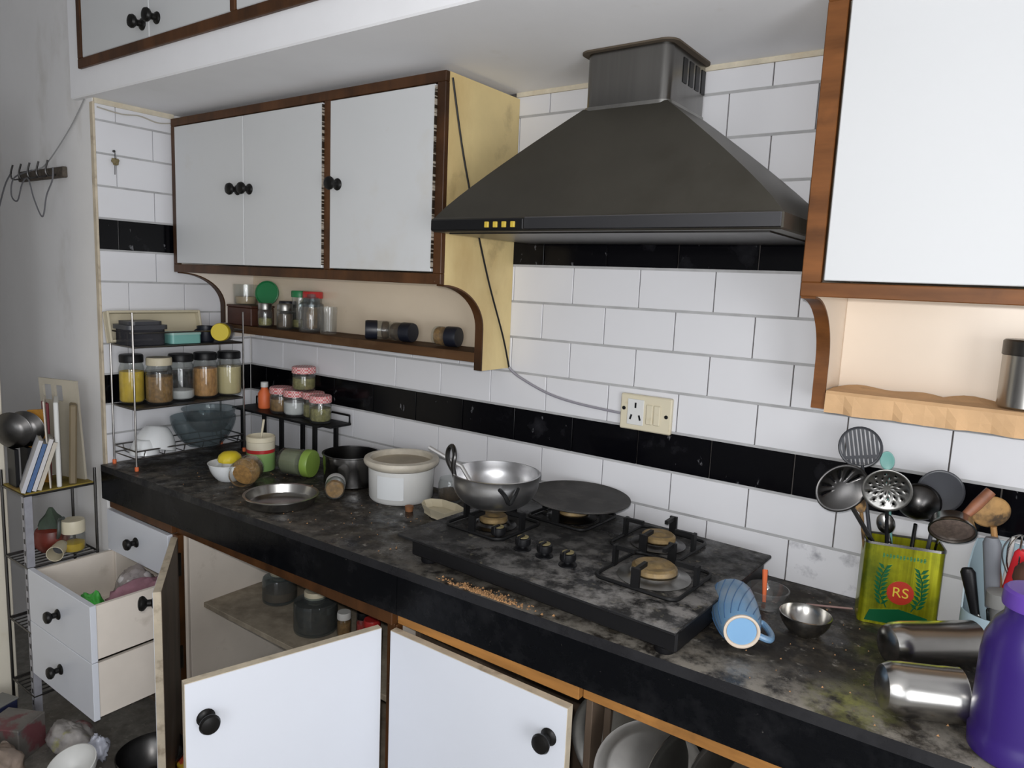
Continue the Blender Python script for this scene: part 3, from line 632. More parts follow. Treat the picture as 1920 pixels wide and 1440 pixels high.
jar('lying_jar', 'jar with round yellow lid lying on top of the wire rack', (-0.662+.05,-0.178-.02,z2+.036), .034, .085, M_dkspice, .9, M_yel, rot=(PI/2-.05,0,0.75))
# bottom tier
zb = 0.903
bowl('white_bowl', 'large white bowl upside down at the bottom of the wire rack', (-0.668,-0.432,zb+.082), .070, .080, M_wcer, .034, rot=(PI-.25,-.15,0))
bowl('white_bowl', 'small white bowl upside down at the bottom of the wire rack', (-0.640,-0.493,zb+.050), .047, .048, M_wcer, .026, rot=(PI,0,0))
bowl('glass_bowl', 'large smoky glass mixing bowl on the bottom tier of the wire rack', (-0.633,-0.280,zb), .111, .105, M_glassg, .055, wall=.004)
bowl('glass_bowl', 'smaller smoky glass bowl nested inside the large mixing bowl', (-0.625,-0.262,zb+.052), .088, .078, M_glassg, .045, wall=.004, lip=.006)

# ------------------------------------------------------------------ black riser with gingham jars
rs = thing('spice_riser', 'low black metal stand against the tiles holding small jars', 'stand', (-0.69,-0.128,ZC))
q = MB(); q.box(0,.505,0,.114,.150,.158,b=.001); q.build('top_plate', M_blackm, rs)
for x in (.055,.29,.475):
    for y in (.006,.100):
        q = MB(); q.box(x-.008,x+.008,y,y+.010,0,.150); q.build('leg', M_blackm, rs)
q = MB(); q.tube([(.0,.110,.158),(.0,.110,.185),(.54,.110,.185),(.54,.110,.158)], .004, 6); q.build('back_rail', M_blackm, rs)
q = MB(); q.box(.505,.545,.02,.114,.150,.158,b=.001); q.build('side_wing', M_blackm, rs)
zr = ZC+.1585; g = 'small jars with gingham lids on the black riser'
for k,(x,y,z,c,lab) in enumerate(((-0.468,-.068,zr,M_masala,'small gingham-lidded jar of red spice, leftmost in the riser row'),(-0.382,-.072,zr,M_salt,'small gingham-lidded jar, second from left in the riser row'),(-0.300,-.054,zr,M_dal,'small gingham-lidded jar, third from left in the riser row'),(-0.226,-.084,zr,M_dal,'small gingham-lidded jar, rightmost in the riser row'),(-0.342,-.064,zr+.0965,M_dal,'gingham-lidded jar stacked on top of the riser row'))):
    r = .041 if k < 2 else .038 if k in (2,3) else .041
    jar('spice_jar', lab, (x,y,z), r, .096 if k < 4 else .088, c, .72, M_ging, .016, r*1.02, group=g, neck=.93)
t = thing('sauce_bottle', 'small bottle with white cap and orange label behind the wire rack', 'bottle', (-0.580,-0.060,zr)); q = MB(); q.lathe([(0,0),(.022,0),(.024,.004),(.024,.058),(.013,.074),(.012,.080),(0,.080)],20); q.build('body', M_orange, t); q = MB(); q.lathe([(.012,.0805),(.014,.081),(.014,.100),(0,.102)],16); q.build('cap', M_wplast, t)
jar('glass_jar', 'small dark glass jar with silver lid beside the gingham jars', (-0.532,-.045,zr), .020, .070, M_dkspice, .8, M_steeld, .012)

# ------------------------------------------------------------------ worktop, left part
zc = ZC+.0006
bowl('white_bowl', 'white bowl holding a lemon squeezer near the worktop front', (-0.290,-0.401,zc), .062, .056, M_wcer, .030, lip=.003)
t = thing('lemon_squeezer', 'yellow and white lemon squeezer sitting in the white bowl', 'squeezer', (-0.292,-0.396,zc+.0035)); q = MB(); q.lathe([(0,0),(.026,0),(.027,.004),(.024,.058),(0,.058)],22); q.build('cup', M_wplast, t); q = MB(); q.lathe([(.0,.0585),(.036,.0585),(.037,.064),(.033,.078),(.022,.088),(0,.092)],22,flute=11,famp=.03); q.build('reamer', M_yel, t)
t = thing('label_jar', 'cream plastic jar with red stripe and green band holding a stick', 'jar', (-0.335,-0.250,zc))
for nm,a,b_2,mt in (('base_band',0,.062,mat('green_label',(0.25,0.42,0.14),.5)),('red_stripe',.0622,.074,M_redlid),('upper_band',.0742,.100,mat('cream_label',(0.62,0.57,0.44),.5))):
    q = MB(); q.lathe([(.044,a),(.047,a),(.047,b_2),(.044,b_2)] if a else [(0,0),(.045,0),(.047,.004),(.047,b_2),(.044,b_2),(.043,.004),(0,.004)],28); q.build(nm, mt, t)
q = MB(); q.lathe([(.046,.1002),(.048,.101),(.048,.116),(.044,.118),(.043,.104),(.043,.1002)],28); q.build('rim', M_iv, t)
q = MB(); q.lathe([(0,.088),(.0425,.088),(.0425,.094),(0,.099)],24); q.build('contents', M_salt, t)
t = thing('wooden_stick', 'pale stick standing in the striped jar', 'stick', (-0.335,-0.250,zc+.0995)); q = MB(); q.tube([(0,0,0),(.012,.004,.075)],[.0035,.0042],8); q.build('shaft', M_iv, t)
jar('lying_jar', 'glass jar lying on its side spilling brown spice near striped jar', (-0.232,-0.360,zc+.046), .045, .105, M_masala, .5, None, rot=(0,PI/2,-.9), neck=.8)
jar('lying_jar', 'green-lidded glass jar lying on its side beside the steel pot', (-0.235,-0.235,zc+.046), .045, .115, mat('pale_green_paste',(0.20,0.22,0.13),.7), .95, mat('lime_lid',(0.22,0.34,0.06),.4), rot=(0,PI/2,.35), neck=.95)
jar('lying_jar', 'small spice jar with white lid lying in front of the steel pot', (0.120,-0.315,zc+.031), .030, .095, M_masala, .35, M_wplast, .028, .030, rot=(0,-PI/2,-.75), neck=.9)
t = thing('steel_dish', 'shallow round steel dish on the worktop near its front edge', 'dish', (0.030,-0.438,zc)); q = MB(); q.lathe([(0,0),(.088,0),(.095,.004),(.102,.026),(.108,.029),(.108,.031),(.100,.030),(.093,.006),(.086,.002),(0,.002)],48); q.build('shell', M_steel, t, 40)
t = thing('steel_pot', 'dark straight-sided steel pot against the tiles behind the spice jar', 'pot', (0.012,-0.150,zc)); q = MB(); q.lathe([(0,0),(.084,0),(.090,.006),(.090,.062),(.092,.066),(.092,.098),(.096,.101),(.096,.103),(.089,.102),(.087,.008),(.082,.004),(0,.003)],48); q.build('shell', mat('pot_steel',(0.27,0.265,0.26),.2,1.0,var=.1), t, 40)
t = thing('plastic_tub', 'white plastic tub with thick rim beside the wok', 'tub', (0.236,-0.150,zc)); q = MB(); q.lathe([(0,0),(.092,0),(.098,.008),(.101,.10),(.098,.10),(.095,.012),(0,.006)],40); q.build('body', M_wplast, t, 40)
q = MB(); q.lathe([(.0985,.1005),(.104,.102),(.114,.112),(.116,.120),(.113,.127),(.098,.130),(.094,.126),(.094,.104)],40); q.build('rim', mat('cream_rim',(0.58,0.53,0.44),.45,var=.15,vscale=20), t, 40)
q = MB(); q.lathe([(0,.104),(.093,.104),(.093,.112),(0,.108)],32); q.build('inner_lid', mat('dull_cream',(0.42,0.36,0.27),.6,var=.2), t, 40)
q = MB(); a0 = -1.15; n_=10; vs=[]; fs=[]
for i in range(n_+1):
    a = a0-.42+.84*i/n_; vs += [(.1015*math.cos(a),.1015*math.sin(a),.018),(.1025*math.cos(a),.1025*math.sin(a),.088)]
for i in range(n_): fs.append((2*i,2*i+2,2*i+3,2*i+1))
q.add(vs,fs); lb_ = q.build('label', M_wcer, t, 40, fix=False)
jar('glass_jar', 'small glass jar behind the white tub by the wok', (0.372,-0.075,zc), .038, .072, M_dkspice, .5, None, neck=.9)
t = thing('melamine_dish', 'cream boat-shaped dish lying left of the wok', 'dish', (0.455,-0.205,zc), (0.10,-0.06,-.35)); q = MB()
P=[(-.078,-.012),(-.055,-.030),(0,-.036),(.070,-.030),(.074,.028),(.02,.034),(-.045,.026),(-.075,.008)]
q.prism(P,.006,.012,'z'); q.build('base', M_crlid, t, 0); 
q = MB(); nP=len(P); vs=[(p[0]*.98,p[1]*.98,.012) for p in P]+[(p[0]*1.10,p[1]*1.12,.034) for p in P]+[(p[0]*1.05,p[1]*1.05,.034) for p in P]+[(p[0]*.93,p[1]*.93,.0125) for p in P]; fs=[]
for j in range(3):
    for i in range(nP): fs.append((j*nP+i, j*nP+(i+1)%nP, (j+1)*nP+(i+1)%nP, (j+1)*nP+i))
q.add(vs,fs); q.build('side', M_crlid, t, 0, fix=False)
t = thing('cork', 'small brown wooden stopper on the worktop beside the cream dish', 'stopper', (0.352,-0.235,zc)); q = MB(); q.lathe([(0,0),(.011,0),(.013,.016),(0,.017)],14); q.build('body', mat('cork',(0.24,0.10,0.04),.8,var=.3,vscale=60), t)

# ------------------------------------------------------------------ gas hob
HA = -0.045; HL = .011; hb = thing('gas_hob', 'black glass four burner gas hob covered in dust', 'gas hob', (0.967,-0.300,zc+HL), (0,0,HA))
def dust_hob(noise, rng, mul, N, L, geo):
    sx = N.new('ShaderNodeSeparateXYZ'); L.new(geo.outputs['Position'], sx.inputs[0]); right = rng(sx.outputs['X'], 0.7, 1.15, 0.15, 1.0)
    front = rng(sx.outputs['Y'], -0.2, -0.48, 0.2, 1.0)
    yield (0.028,0.027,0.026), rng(noise(8), 0.35, 0.6, 0, .9)
    yield (0.24,0.23,0.22), mul(mul(rng(noise(18,14), 0.44, 0.58), right), front)
    yield (0.20,0.18,0.13), mul(rng(noise(40,8), 0.60, 0.70), .7)
M_hobglass = granite('hob_glass', dust_hob, base=(0.012,0.012,0.013), rough=0.15)
q = MB(); q.box(-.357,.357,-.252,.252,.056,.064,b=.002); q.build('glass_top', M_hobglass, hb)
q = MB(); q.box(-.345,.345,-.216,.243,.004,.0558,b=.004); q.build('body', M_black, hb)
for x in (-.31,.31):
    for y in (-.188,.21):
        q = MB(); q.lathe([(0,-HL),(.019,-HL),(.021,-HL+.004),(.019,.018),(0,.018)],18,T(x,y,0)); q.build('foot', M_black, hb)
HM = T(0.967,-0.300,0,0,0,HA).inverted()
def hl(x, y): p = HM @ Vector((x,y,0)); return p.x, p.y
for x, y in ((.800,-.405),(.882,-.422),(.942,-.424),(1.008,-.433)):
    lx, ly = hl(x, y); q = MB(); q.lathe([(0,.0642),(.020,.0642),(.020,.067),(.008,.069),(.008,.074),(.017,.076),(.018,.080),(.017,.091),(.013,.093),(0,.093)],20,T(lx,ly,0)); kb = q.build('control_knob', M_black, hb)
    q = MB(); q.lathe([(0,.0932),(.013,.0932),(.013,.0945),(0,.095)],16,T(lx,ly,0)); q.build('knob_cap', mat('dusty_olive',(0.22,0.18,0.08),.6,var=.3,vscale=60), kb)
    q = MB(); q.box(lx-.003,lx+.003,ly-.018,ly+.004,.078,.0985,b=.001); q.build('grip', M_black, kb)
for k,(x,y,r,ang) in enumerate(((.735,-.338,.036,.0),(.850,-.148,.040,.1),(1.105,-.182,.040,.05),(1.178,-.365,.048,.0))):
    lx, ly = hl(x, y); q = MB(); q.lathe([(0,.0642),(r*1.55,.0642),(r*1.6,.067),(r*1.2,.070),(r*1.05,.076),(r*.6,.077),(0,.077)],28,T(lx,ly,0)); bn = q.build('burner', M_steeldk if k != 3 else M_steeld, hb)
    q = MB(); q.lathe([(0,.0772),(r*.95,.0772),(r,.080),(r*.98,.088),(r*.86,.092),(r*.45,.090),(r*.3,.094),(0,.095)],28,T(lx,ly,0),flute=24,famp=.02); q.build('burner_cap', M_brass, bn)
    s = .086 if k != 3 else .092; q = MB(); pts=[]
    for cx,cy,a in ((-s+.02,-s+.02,PI),(s-.02,-s+.02,1.5*PI),(s-.02,s-.02,0),(-s+.02,s-.02,PI/2)):
        for i in range(5): pts.append((lx+cx+.02*math.cos(a+PI/2*i/4), ly+cy+.02*math.sin(a+PI/2*i/4), .0695))
    q.tube(pts,.0042,6,closed=True); ps = q.build('pan_support', M_blackm, hb)
    for a in range(4):
        an = a*PI/2 + .05; c,s_ = math.cos(an), math.sin(an); q = MB(); RM = T(lx,ly,0,0,0,an)
        q.box(s-.004,s+.003,-.009,.009,.066,.112,M=RM); q.box(s-.046,s-.004,-.004,.004,.103,.112,M=RM); q.build('prong', M_blackm, ps)
# wok, spoon and griddle on the hob
zp = zc+.1128+HL
t = thing('wok', 'deep aluminium wok standing on the front left burner', 'wok', (.737,-.338,zp)); k_=14; P=[(0,0),(.030,.0)]
for i in range(1,k_+1):
    s = i/k_; P.append((.030+.077*math.sin(s*PI/2)**.85, .070*(1-math.cos(s*PI/2))**.9 ))
P += [(.1085,.086),(.110,.088),(.1055,.0885),(.1045,.072)]
for i in range(k_-1,0,-1):
    s = i/k_; P.append((.030+.077*math.sin(s*PI/2)**.85-.0025, .070*(1-math.cos(s*PI/2))**.9+.0025))
P += [(0,.003)]
q = MB(); q.lathe(P,48); q.build('shell', M_alu, t, 40)
hx = Vector((-.095,-.060,0)); hd_=Vector((-.6,-.8,0)); 
q = MB(); A=Vector((-.092,-.050,.078)); B=Vector((-.064,-.080,.078))
q.tube(spline([A,A+Vector((-.012,-.010,.030)),A+Vector((-.010,-.012,.058)),(A+B)/2+Vector((-.004,-.006,.072)),B+Vector((.004,-.008,.058)),B+Vector((.002,-.010,.030)),B],8),.0058,8); q.build('loop_handle', M_steeldk, t)
A=Vector((.070,-.079,.074)); B=Vector((.096,-.042,.074)); Cc=(A+B)/2+Vector((.012,-.012,-.030))
q = MB(); q.tube(spline([A,(A+Cc)/2+Vector((.006,-.006,.004)),Cc,(B+Cc)/2+Vector((.006,-.004,.004)),B],6),.005,8); q.build('loop_handle', M_blackm, t)
t = thing('steel_spoon', 'steel spoon resting across the left rim of the wok', 'spoon', (.702,-.348,zp+.012)); q = MB(); q.tube([(0,0,0),(-.058,-.010,.076),(-.150,-.030,.112)],[.005,.0055,.006],8); q.build('handle', mat('pale_steel',(0.62,0.61,0.6),.4,.7), t); q = MB(); q.lathe([(0,0),(.014,.002),(.020,.008),(.018,.0085),(.012,.004),(0,.002)],18,T(.012,0,-.002)); q.build('bowl', M_steel, t)
t = thing('griddle', 'flat round dark iron griddle lying on the rear left burner', 'griddle', (.862,-.142,zp), (0.0,0.03,0)); q = MB(); q.lathe([(0,.000),(.100,.000),(.128,.005),(.133,.008),(.133,.011),(.127,.009),(.100,.004),(0,.003)],56); q.build('plate', M_iron, t, 30)
# ------------------------------------------------------------------ left wall cabinet, open shelf
zs = 1.3335
t = thing('wooden_box', 'dark brown box at the left end of the open cabinet shelf', 'box', (-0.640,-0.078,zs)); q = MB(); q.box(-.072,.078,-.050,.050,0,.066,b=.003); q.build('body', mat('dark_red_wood',(0.055,0.018,0.010),.5,var=.4,vscale=20), t); q = MB(); q.box(-.074,.080,-.052,.052,.0662,.074,b=.002); q.build('lid', MATS['dark_red_wood'], t)
bowl('glass_tub', 'grey translucent tub of flour on the dark wooden box', (-0.666,-0.078,zs+.0745), .046, .075, M_glass, .042, cat='tub'); q = MB(); q.lathe([(0,.0),(.036,.0),(.039,.026),(0,.028)],20); t = bpy.context.scene.objects['glass_tub']; q.build('contents', mat('tan_flour',(0.42,0.32,0.2),.9), t, loc=(0,0,.004))
t = thing('round_lid', 'green round lid leaning upright on the dark wooden box', 'lid', (-0.590,-0.040,zs+.0748), (-.15,0,.5)); q = MB(); q.lathe([(0,0),(.043,0),(.046,.003),(.046,.009),(.043,.010),(.040,.005),(0,.004)],36,T(0,0,.0465) @ aim((0,-1,0))); q.build('disc', M_grlid, t)
jar('spice_bottle', 'small glass bottle with silver lid, left one on the cabinet shelf', (-0.510,-0.105,zs), .026, .088, M_dal, .5, M_steeld, .016, cat='bottle')
jar('spice_bottle', 'small brown spice bottle with silver lid on the cabinet shelf', (-0.402,-0.100,zs), .029, .090, M_dkspice, .95, M_steeld, .016, cat='bottle')
jar('glass_jar', 'tall glass jar with green lid at the back of cabinet shelf', (-0.392,-0.042,zs), .030, .138, M_dal, .3, M_grlid, .016, neck=.95)
jar('glass_jar', 'tall brown-filled jar with bright red lid at back of cabinet shelf', (-0.318,-0.045,zs), .034, .138, M_masala, .75, M_redlid, .016, neck=.95)
jar('glass_jar', 'small jar with navy lid beside the brown bottle on cabinet shelf', (-0.455,-0.048,zs), .030, .098, M_dkspice, .8, M_navy, .016, neck=.95)
t = jar('candy_jar', 'fluted clear glass jar with stepped glass lid on cabinet shelf', (-0.272,-0.094+.006,zs), .043, .088, None, 0, None, gl=M_glassc, flute=18, famp=.03, neck=.9); q = MB(); q.lathe([(0,.0885),(.042,.0885),(.042,.096),(.030,.104),(.026,.118),(.014,.122),(.016,.130),(0,.132)],24); q.build('lid', M_glassg, t)
t = thing('glass_tumbler', 'clear cut glass tumbler right of the fluted jar', 'glass', (-0.180,-0.090,zs)); q = MB(); q.lathe([(0,0),(.025,0),(.027,.004),(.029,.092),(.0265,.092),(.0245,.008),(0,.007)],32,flute=16,famp=.025); q.build('body', M_glassc, t)
for x,y,rz,lab in ((.092,-.062,-2.35,'dark-lidded jar lying on the cabinet shelf, lid facing the room'),(.118,-.084,.12,'dark-lidded jar lying in the middle of the cabinet shelf'),(.300,-.084,.2,'dark-lidded jar lying alone at right end of cabinet shelf')):
    o = jar('lying_jar', lab, (x,y,zs+.0315), .030, .082, M_dkspice if x<.2 else M_masala, .55, M_navy, .026, .0305, rot=(0,PI/2,rz), neck=.95, group='dark-lidded jars lying on the cabinet shelf')
# canister on the right shelf
t = thing('steel_canister', 'steel canister on the papered shelf at the right edge', 'canister', (1.766,-.082,1.3415)); q = MB(); q.lathe([(0,0),(.043,0),(.046,.003),(.046,.098),(0,.098)],36); q.build('body', M_steel, t, 40); q = MB(); q.lathe([(.046,.0985),(.0475,.099),(.0475,.124),(.044,.127),(0,.127)],36); q.build('lid', M_steeldk, t, 40)

# ------------------------------------------------------------------ worktop, right part
bowl('glass_bowl', 'small clear glass bowl behind the blue mug', (1.362,-.180,zc), .046, .042, M_glassc, .026, wall=.003)
t = thing('carrot_stick', 'orange carrot stick leaning in the small glass bowl', 'carrot', (1.355,-.170,zc+.004)); q = MB(); q.tube([(0,0,0),(-.012,.030,.062)],[.004,.006],8); q.build('body', M_orange, t)
bowl('steel_bowl', 'small shiny steel bowl right of the blue mug', (1.458,-.250,zc), .050, .040, M_steel, .026, wall=.002)
t = thing('incense_stick', 'long thin pinkish stick lying along the tiles', 'stick', (1.43,-.115,zc+.003)); q = MB(); q.tube([(0,0,0),(.085,.045,0)],.0022,6); q.build('shaft', mat('pink_wood',(0.35,0.22,0.2),.7), t)
# mug lying on its side
d = Vector((1.395,-.435,0)) - Vector((1.322,-.295,0)); L_ = .135
t = thing('blue_mug', 'light blue ribbed mug lying on its side beside the hob, base facing out', 'mug', (1.322,-.300,zc+.047)); RM = aim((d.x,d.y,-.006))
M_bmug = mat('blue_glaze',(0.13,0.255,0.41),.35,coat=.1,var=.1,vscale=10,spots=[((0.28,0.28,0.27),9,.48,.7,.6)])
q = MB(); q.lathe([(.0425,.001),(.0445,0),(.0458,.004),(.0462,.045),(.0435,.090),(.036,.124),(.0335,.130),(0,.1305),(0,.1285),(.031,.127),(.040,.090),(.0425,.045),(.0425,.001)],84,RM); q.build('body', M_bmug, t, 60)
q = MB()
for i in range(16):
    pth = []
    for k in range(13):
        z_ = .004+.118*k/12; rr = .0460 if z_ < .045 else (.0462-(z_-.045)/.045*.0027 if z_ < .09 else .0435-(z_-.09)/.034*.0075)
        a_ = 2*PI*i/16 + 9.0*z_; pth.append(tuple(RM @ Vector((rr*math.cos(a_), rr*math.sin(a_), z_))))
    q.tube(pth, .0011, 5)
q.build('swirl_ribs', mat('deep_blue_glaze',(0.055,0.13,0.26),.4), t, 60)
q = MB(); q.lathe([(.0275,.1308),(.0335,.1306),(.0335,.1345),(.031,.1355),(.0285,.1345),(.0275,.1308)],36,RM); q.build('foot_ring', mat('pale_clay',(0.62,0.52,0.42),.6), t, 60)
q = MB(); q.lathe([(0,.1308),(.0272,.1308),(.0272,.1318),(0,.1318)],30,RM); q.build('base_disc', mat('pale_blue_glaze',(0.20,0.38,0.60),.4), t)
hv = Vector((.80,.40,-.32)).normalized(); A = Vector((RM @ Vector((0,0,.118)))) ; B_ = Vector((RM @ Vector((0,0,.055))))
q = MB(); q.tube(spline([A+hv*.034, A+hv*.058+(B_-A)*.05, (A+B_)/2+hv*.068, B_+hv*.060, B_+hv*.043],8),.0065,10); q.build('handle', M_bmug, t)
# oil tin with utensils
TA = math.radians(15); tin = thing('oil_tin', 'green and yellow oil tin holding kitchen utensils against the tiles', 'tin', (1.533,-.118,zc), (0,0,TA)); TWd, TD, THt = .146, .072, .172
M_tin = mat('tin_yellow_green',(0.36,0.36,0.012),.3,0.6,var=.35,vscale=140,stretch=(1,1,.02),spots=[((0.06,0.10,0.008),9,.46,.66,.8)])
M_tingreen = mat('tin_dark_green',(0.008,0.12,0.045),.3,0.3)
def tin_wall(name, z0, z1, o, mt, par=tin):
    q = MB(); a = rrect(0-o,TWd+o,0-o,TD+o,.012+o,5); b_2 = rrect(.0015,TWd-.0015,.0015,TD-.0015,.011,5); n_=len(a)
    vs=[(p[0],p[1],z0) for p in a]+[(p[0],p[1],z1) for p in a]+[(p[0],p[1],z1) for p in b_2]+[(p[0],p[1],z0) for p in b_2]; fs=[]
    for j in range(4):
        for i in range(n_): fs.append((j*n_+i, j*n_+(i+1)%n_, ((j+1)%4)*n_+(i+1)%n_, ((j+1)%4)*n_+i))
    return q.add(vs,fs).build(name, mt, par, 40)
body = tin_wall('body', .0, THt, 0, M_tin); tin_wall('rolled_rim', THt-.001, THt+.004, .0015, M_steel)
q = MB(); q.prism(rrect(.0015,TWd-.0015,.0015,TD-.0015,.011,5),.0,.002,'z'); q.build('bottom', M_steeld, tin)
# printed emblem on the front: dark green foot, laurel branches, red disc with yellow letters, lettering line
P=[(.012,.006),(TWd-.012,.006),(TWd-.020,.030),(TWd*.5,.040),(.020,.030)]
q = MB(); q.prism(P,-.0012,-.0004,'y'); q.build('green_foot_band', M_tingreen, body, 0)
for sx,cx in ((1,.040),(-1,TWd-.040)):
    q = MB(); q.tube([(cx+sx*.010,-.001,.040),(cx-sx*.006,-.001,.070),(cx-sx*.004,-.001,.105),(cx+sx*.004,-.001,.125)],.0012,5)
    for i in range(9):
        z=.045+.0095*i; x=cx-sx*.004*math.sin(i*.4)*1.2; 
        for s2 in (-1,1):
            q.prism([(x,z),(x+s2*.007,z+.003),(x+s2*.013,z+.012),(x+s2*.004,z+.009)],-.0014,-.0006,'y')
    q.build('laurel_branch', M_tingreen, body, 0)
q = MB(); q.lathe([(0,.0004),(.025,.0004),(.025,.0013),(0,.0014)],36,T(TWd*.5,0,.075) @ aim((0,-1,0))); disc = q.build('red_disc', mat('tin_red',(0.40,0.03,0.015),.35), body, 0)
def text(par, s, size, loc, mt, name, M=None, depth=.0004):
    cu = bpy.data.curves.new(name,'FONT'); cu.body = s; cu.size = size; cu.align_x='CENTER'; cu.align_y='CENTER'; cu.extrude = depth
    tmp = bpy.data.objects.new(name, cu); COL.objects.link(tmp); dg = bpy.context.evaluated_depsgraph_get(); me = bpy.data.meshes.new_from_object(tmp.evaluated_get(dg)); bpy.data.objects.remove(tmp)
    me.transform(Matrix.Translation(loc) @ (M or Matrix.Rotation(PI/2,4,'X'))); me.materials.clear(); me.materials.append(mt); me.name = name
    o = bpy.data.objects.new(name, me); COL.objects.link(o); o.parent = par; return o
M_tinyel = mat('tin_yellow',(0.65,0.48,0.05),.4)
text(disc, 'RS', .030, (TWd*.5,-.0018,.075), M_tinyel, 'emblem_letters')
q = MB()
for i in range(13):
    x = .034+.0062*i; q.box(x, x+.0030, -.0012, -.0004, .146+.002*(i % 3 == 1), .155-.0015*(i % 2)); q.box(x, x+.0045, -.0012, -.0004, .1495, .1510)
q.build('faint_print_line', mat('tin_mid_green',(0.05,0.20,0.06),.4), body, 0)
# utensils
def pw(lx, ly, z): p = T(1.533,-.118,0,0,0,TA) @ Vector((lx,ly,0)); return Vector((p.x,p.y,zc+z))
def disc_head(r, dish, keep, n=44, m=9):
    """dished disc in the local xy plane; keep(i,k) decides which cells are solid"""
    vs=[(0,0,0)]; fs=[]
    for i in range(1,m+1):
        rr=r*i/m
        for k in range(n): a=2*PI*k/n; vs.append((rr*math.cos(a), rr*math.sin(a), dish*(i/m)**2))
    for k in range(n): fs.append((0,1+k,1+(k+1)%n))
    for i in range(1,m):
        for k in range(n):
            if keep(i,k,n,m): fs.append((1+(i-1)*n+k, 1+i*n+k, 1+i*n+(k+1)%n, 1+(i-1)*n+(k+1)%n))
    return vs, fs
def utensil(name, label, cat, base, head, normal, hr, mt, kind, rx=1.0, handle_mt=None, hw=.004, dish=.012):
    t = thing(name, label, cat, base); Bv=Vector(base); H=Vector(head)-Bv; u=H.normalized(); nrm=Vector(normal).normalized(); v=nrm.cross(u).normalized(); nn=u.cross(v).normalized()
    F=Matrix((v,u,nn)).transposed().to_4x4(); F.translation=H
    e = H - u*hr*.9 + nn*.002
    q=MB(); q.tube([(0,0,0), tuple(e*.6), tuple(e)],[hw,hw,hw*.9],8); q.build('handle', handle_mt or mt, t)
    q=MB()
    if kind=='slots':
        n_=9; 
        q.tube([tuple(F @ Vector((rx*hr*math.cos(a*PI/18), hr*math.sin(a*PI/18), 0))) for a in range(36)],.0028,6,closed=True)
        for i in range(-n_//2+1,n_//2+1):
            x=i*2*hr*rx/(n_+1); h_=hr*math.sqrt(max(0,1-(x/(hr*rx))**2))
            q.box(x-.0026,x+.0026,-h_,h_,-.001,.001,M=F)
        q.box(-hr*rx*.86,hr*rx*.86,-hr*.56,-hr*.42,-.0012,.0012,M=F)
        q.build('slotted_head', mt, t, 40); return t
    if kind=='perf': vs,fs=disc_head(hr,dish,lambda i,k,n,m: not (i in (2,4,6) and (k+i)%4==0))
    elif kind=='strips': vs,fs=disc_head(hr,dish,lambda i,k,n,m: not (3<=i<=6 and (k%4==1) and k<n*.5))
    else: vs,fs=disc_head(hr,dish,lambda *a: True)
    q.add([(p[0]*rx,p[1],p[2]) for p in vs],fs,F); o=q.build('head', mt, t, 60, fix=False); s=o.modifiers.new('thick','SOLIDIFY'); s.thickness=.0015
    return t
cd = Vector((.12,-.92,.28))
utensil('slotted_turner','black slotted turner standing highest in the oil tin','turner',pw(.045,.050,.006),(1.497,-.085,1.222),cd,.042,M_dgrey,'slots',rx=.95)
utensil('skimmer','dark steel slotted skimmer leaning left out of the oil tin','skimmer',pw(.122,.038,.006),(1.474,-.128,1.140),(.25,-.85,.45),.047,M_steeldk,'strips',rx=1.22,hw=.005)
utensil('perforated_skimmer','round perforated steel skimmer in the middle of the oil tin','skimmer',pw(.060,.040,.006),(1.560,-.125,1.155),cd,.046,M_steeld,'perf',rx=1.0,handle_mt=M_black)
utensil('ladle','deep round steel ladle in the oil tin','ladle',pw(.085,.040,.006),(1.617,-.105,1.122),(.1,-.95,.1),.040,M_steeldk,'plain',dish=-.028)
utensil('turner','smoky dark turner behind the round ladle in the oil tin','turner',pw(.110,.050,.006),(1.648,-.055,1.152),cd,.045,M_dgrey,'plain',rx=.95,dish=.004)
utensil('serving_spoon','shiny serving spoon low in the oil tin','spoon',pw(.095,.030,.006),(1.563,-.098,1.072),cd,.022,M_steel,'plain',rx=.75,dish=-.008)
utensil('teal_spatula','pale teal spatula tip showing behind the perforated skimmer','spatula',pw(.075,.058,.006),(1.545,-.045,1.195),cd,.020,M_teal,'plain',rx=.7,dish=.002)
utensil('wooden_server','scorched wooden server leaning left in the oil tin','spoon',pw(.030,.050,.006),(1.512,-.100,1.105),cd,.018,mat('scorched_wood',(0.30,0.17,0.06),.7,var=.4,vscale=30,spots=[((0.03,0.02,0.012),22,.5,.62,.9)]),'plain',rx=.6,dish=.003)
# tea strainer with wooden handle hooked over the tin edge
t = thing('tea_strainer','round steel tea strainer with brown wooden handle at the tin','strainer',pw(.128,.018,.176)); o_=t.location; c0=Vector((1.680,-.130,1.098))-Vector(o_); nv=Vector((.12,-.75,-.62)).normalized(); A_=aim(nv); A_.translation=c0
q=MB(); q.lathe([(.036,-.020),(.039,-.004),(.041,.0),(.041,.004),(.038,.004),(.036,-.004),(.034,-.019)],32,A_); q.build('rim', M_steel, t, 45)
q=MB(); q.lathe([(0,.004),(.020,.003),(.034,.0005),(.037,-.002)],28,A_); q.build('mesh', mat('brown_mesh',(0.16,0.12,0.10),.6,.5,var=.3,vscale=120), t, 45)
q=MB(); hs_=c0+Vector((.018,.012,.030)); q.tube([tuple(c0+Vector((.008,.010,.014))),tuple(hs_)],.0035,6); q.tube([(0,0,-.003),tuple(c0+Vector((-.018,.010,-.012)))],.0022,6); q.build('collar', M_steel, t)
q=MB(); q.tube([tuple(hs_),tuple(hs_+Vector((.014,.010,.020))),tuple(hs_+Vector((.034,.022,.050)))],[.008,.0105,.010],12); q.build('handle', mat('red_brown_wood',(0.26,0.10,0.05),.5,var=.3,vscale=30), t)

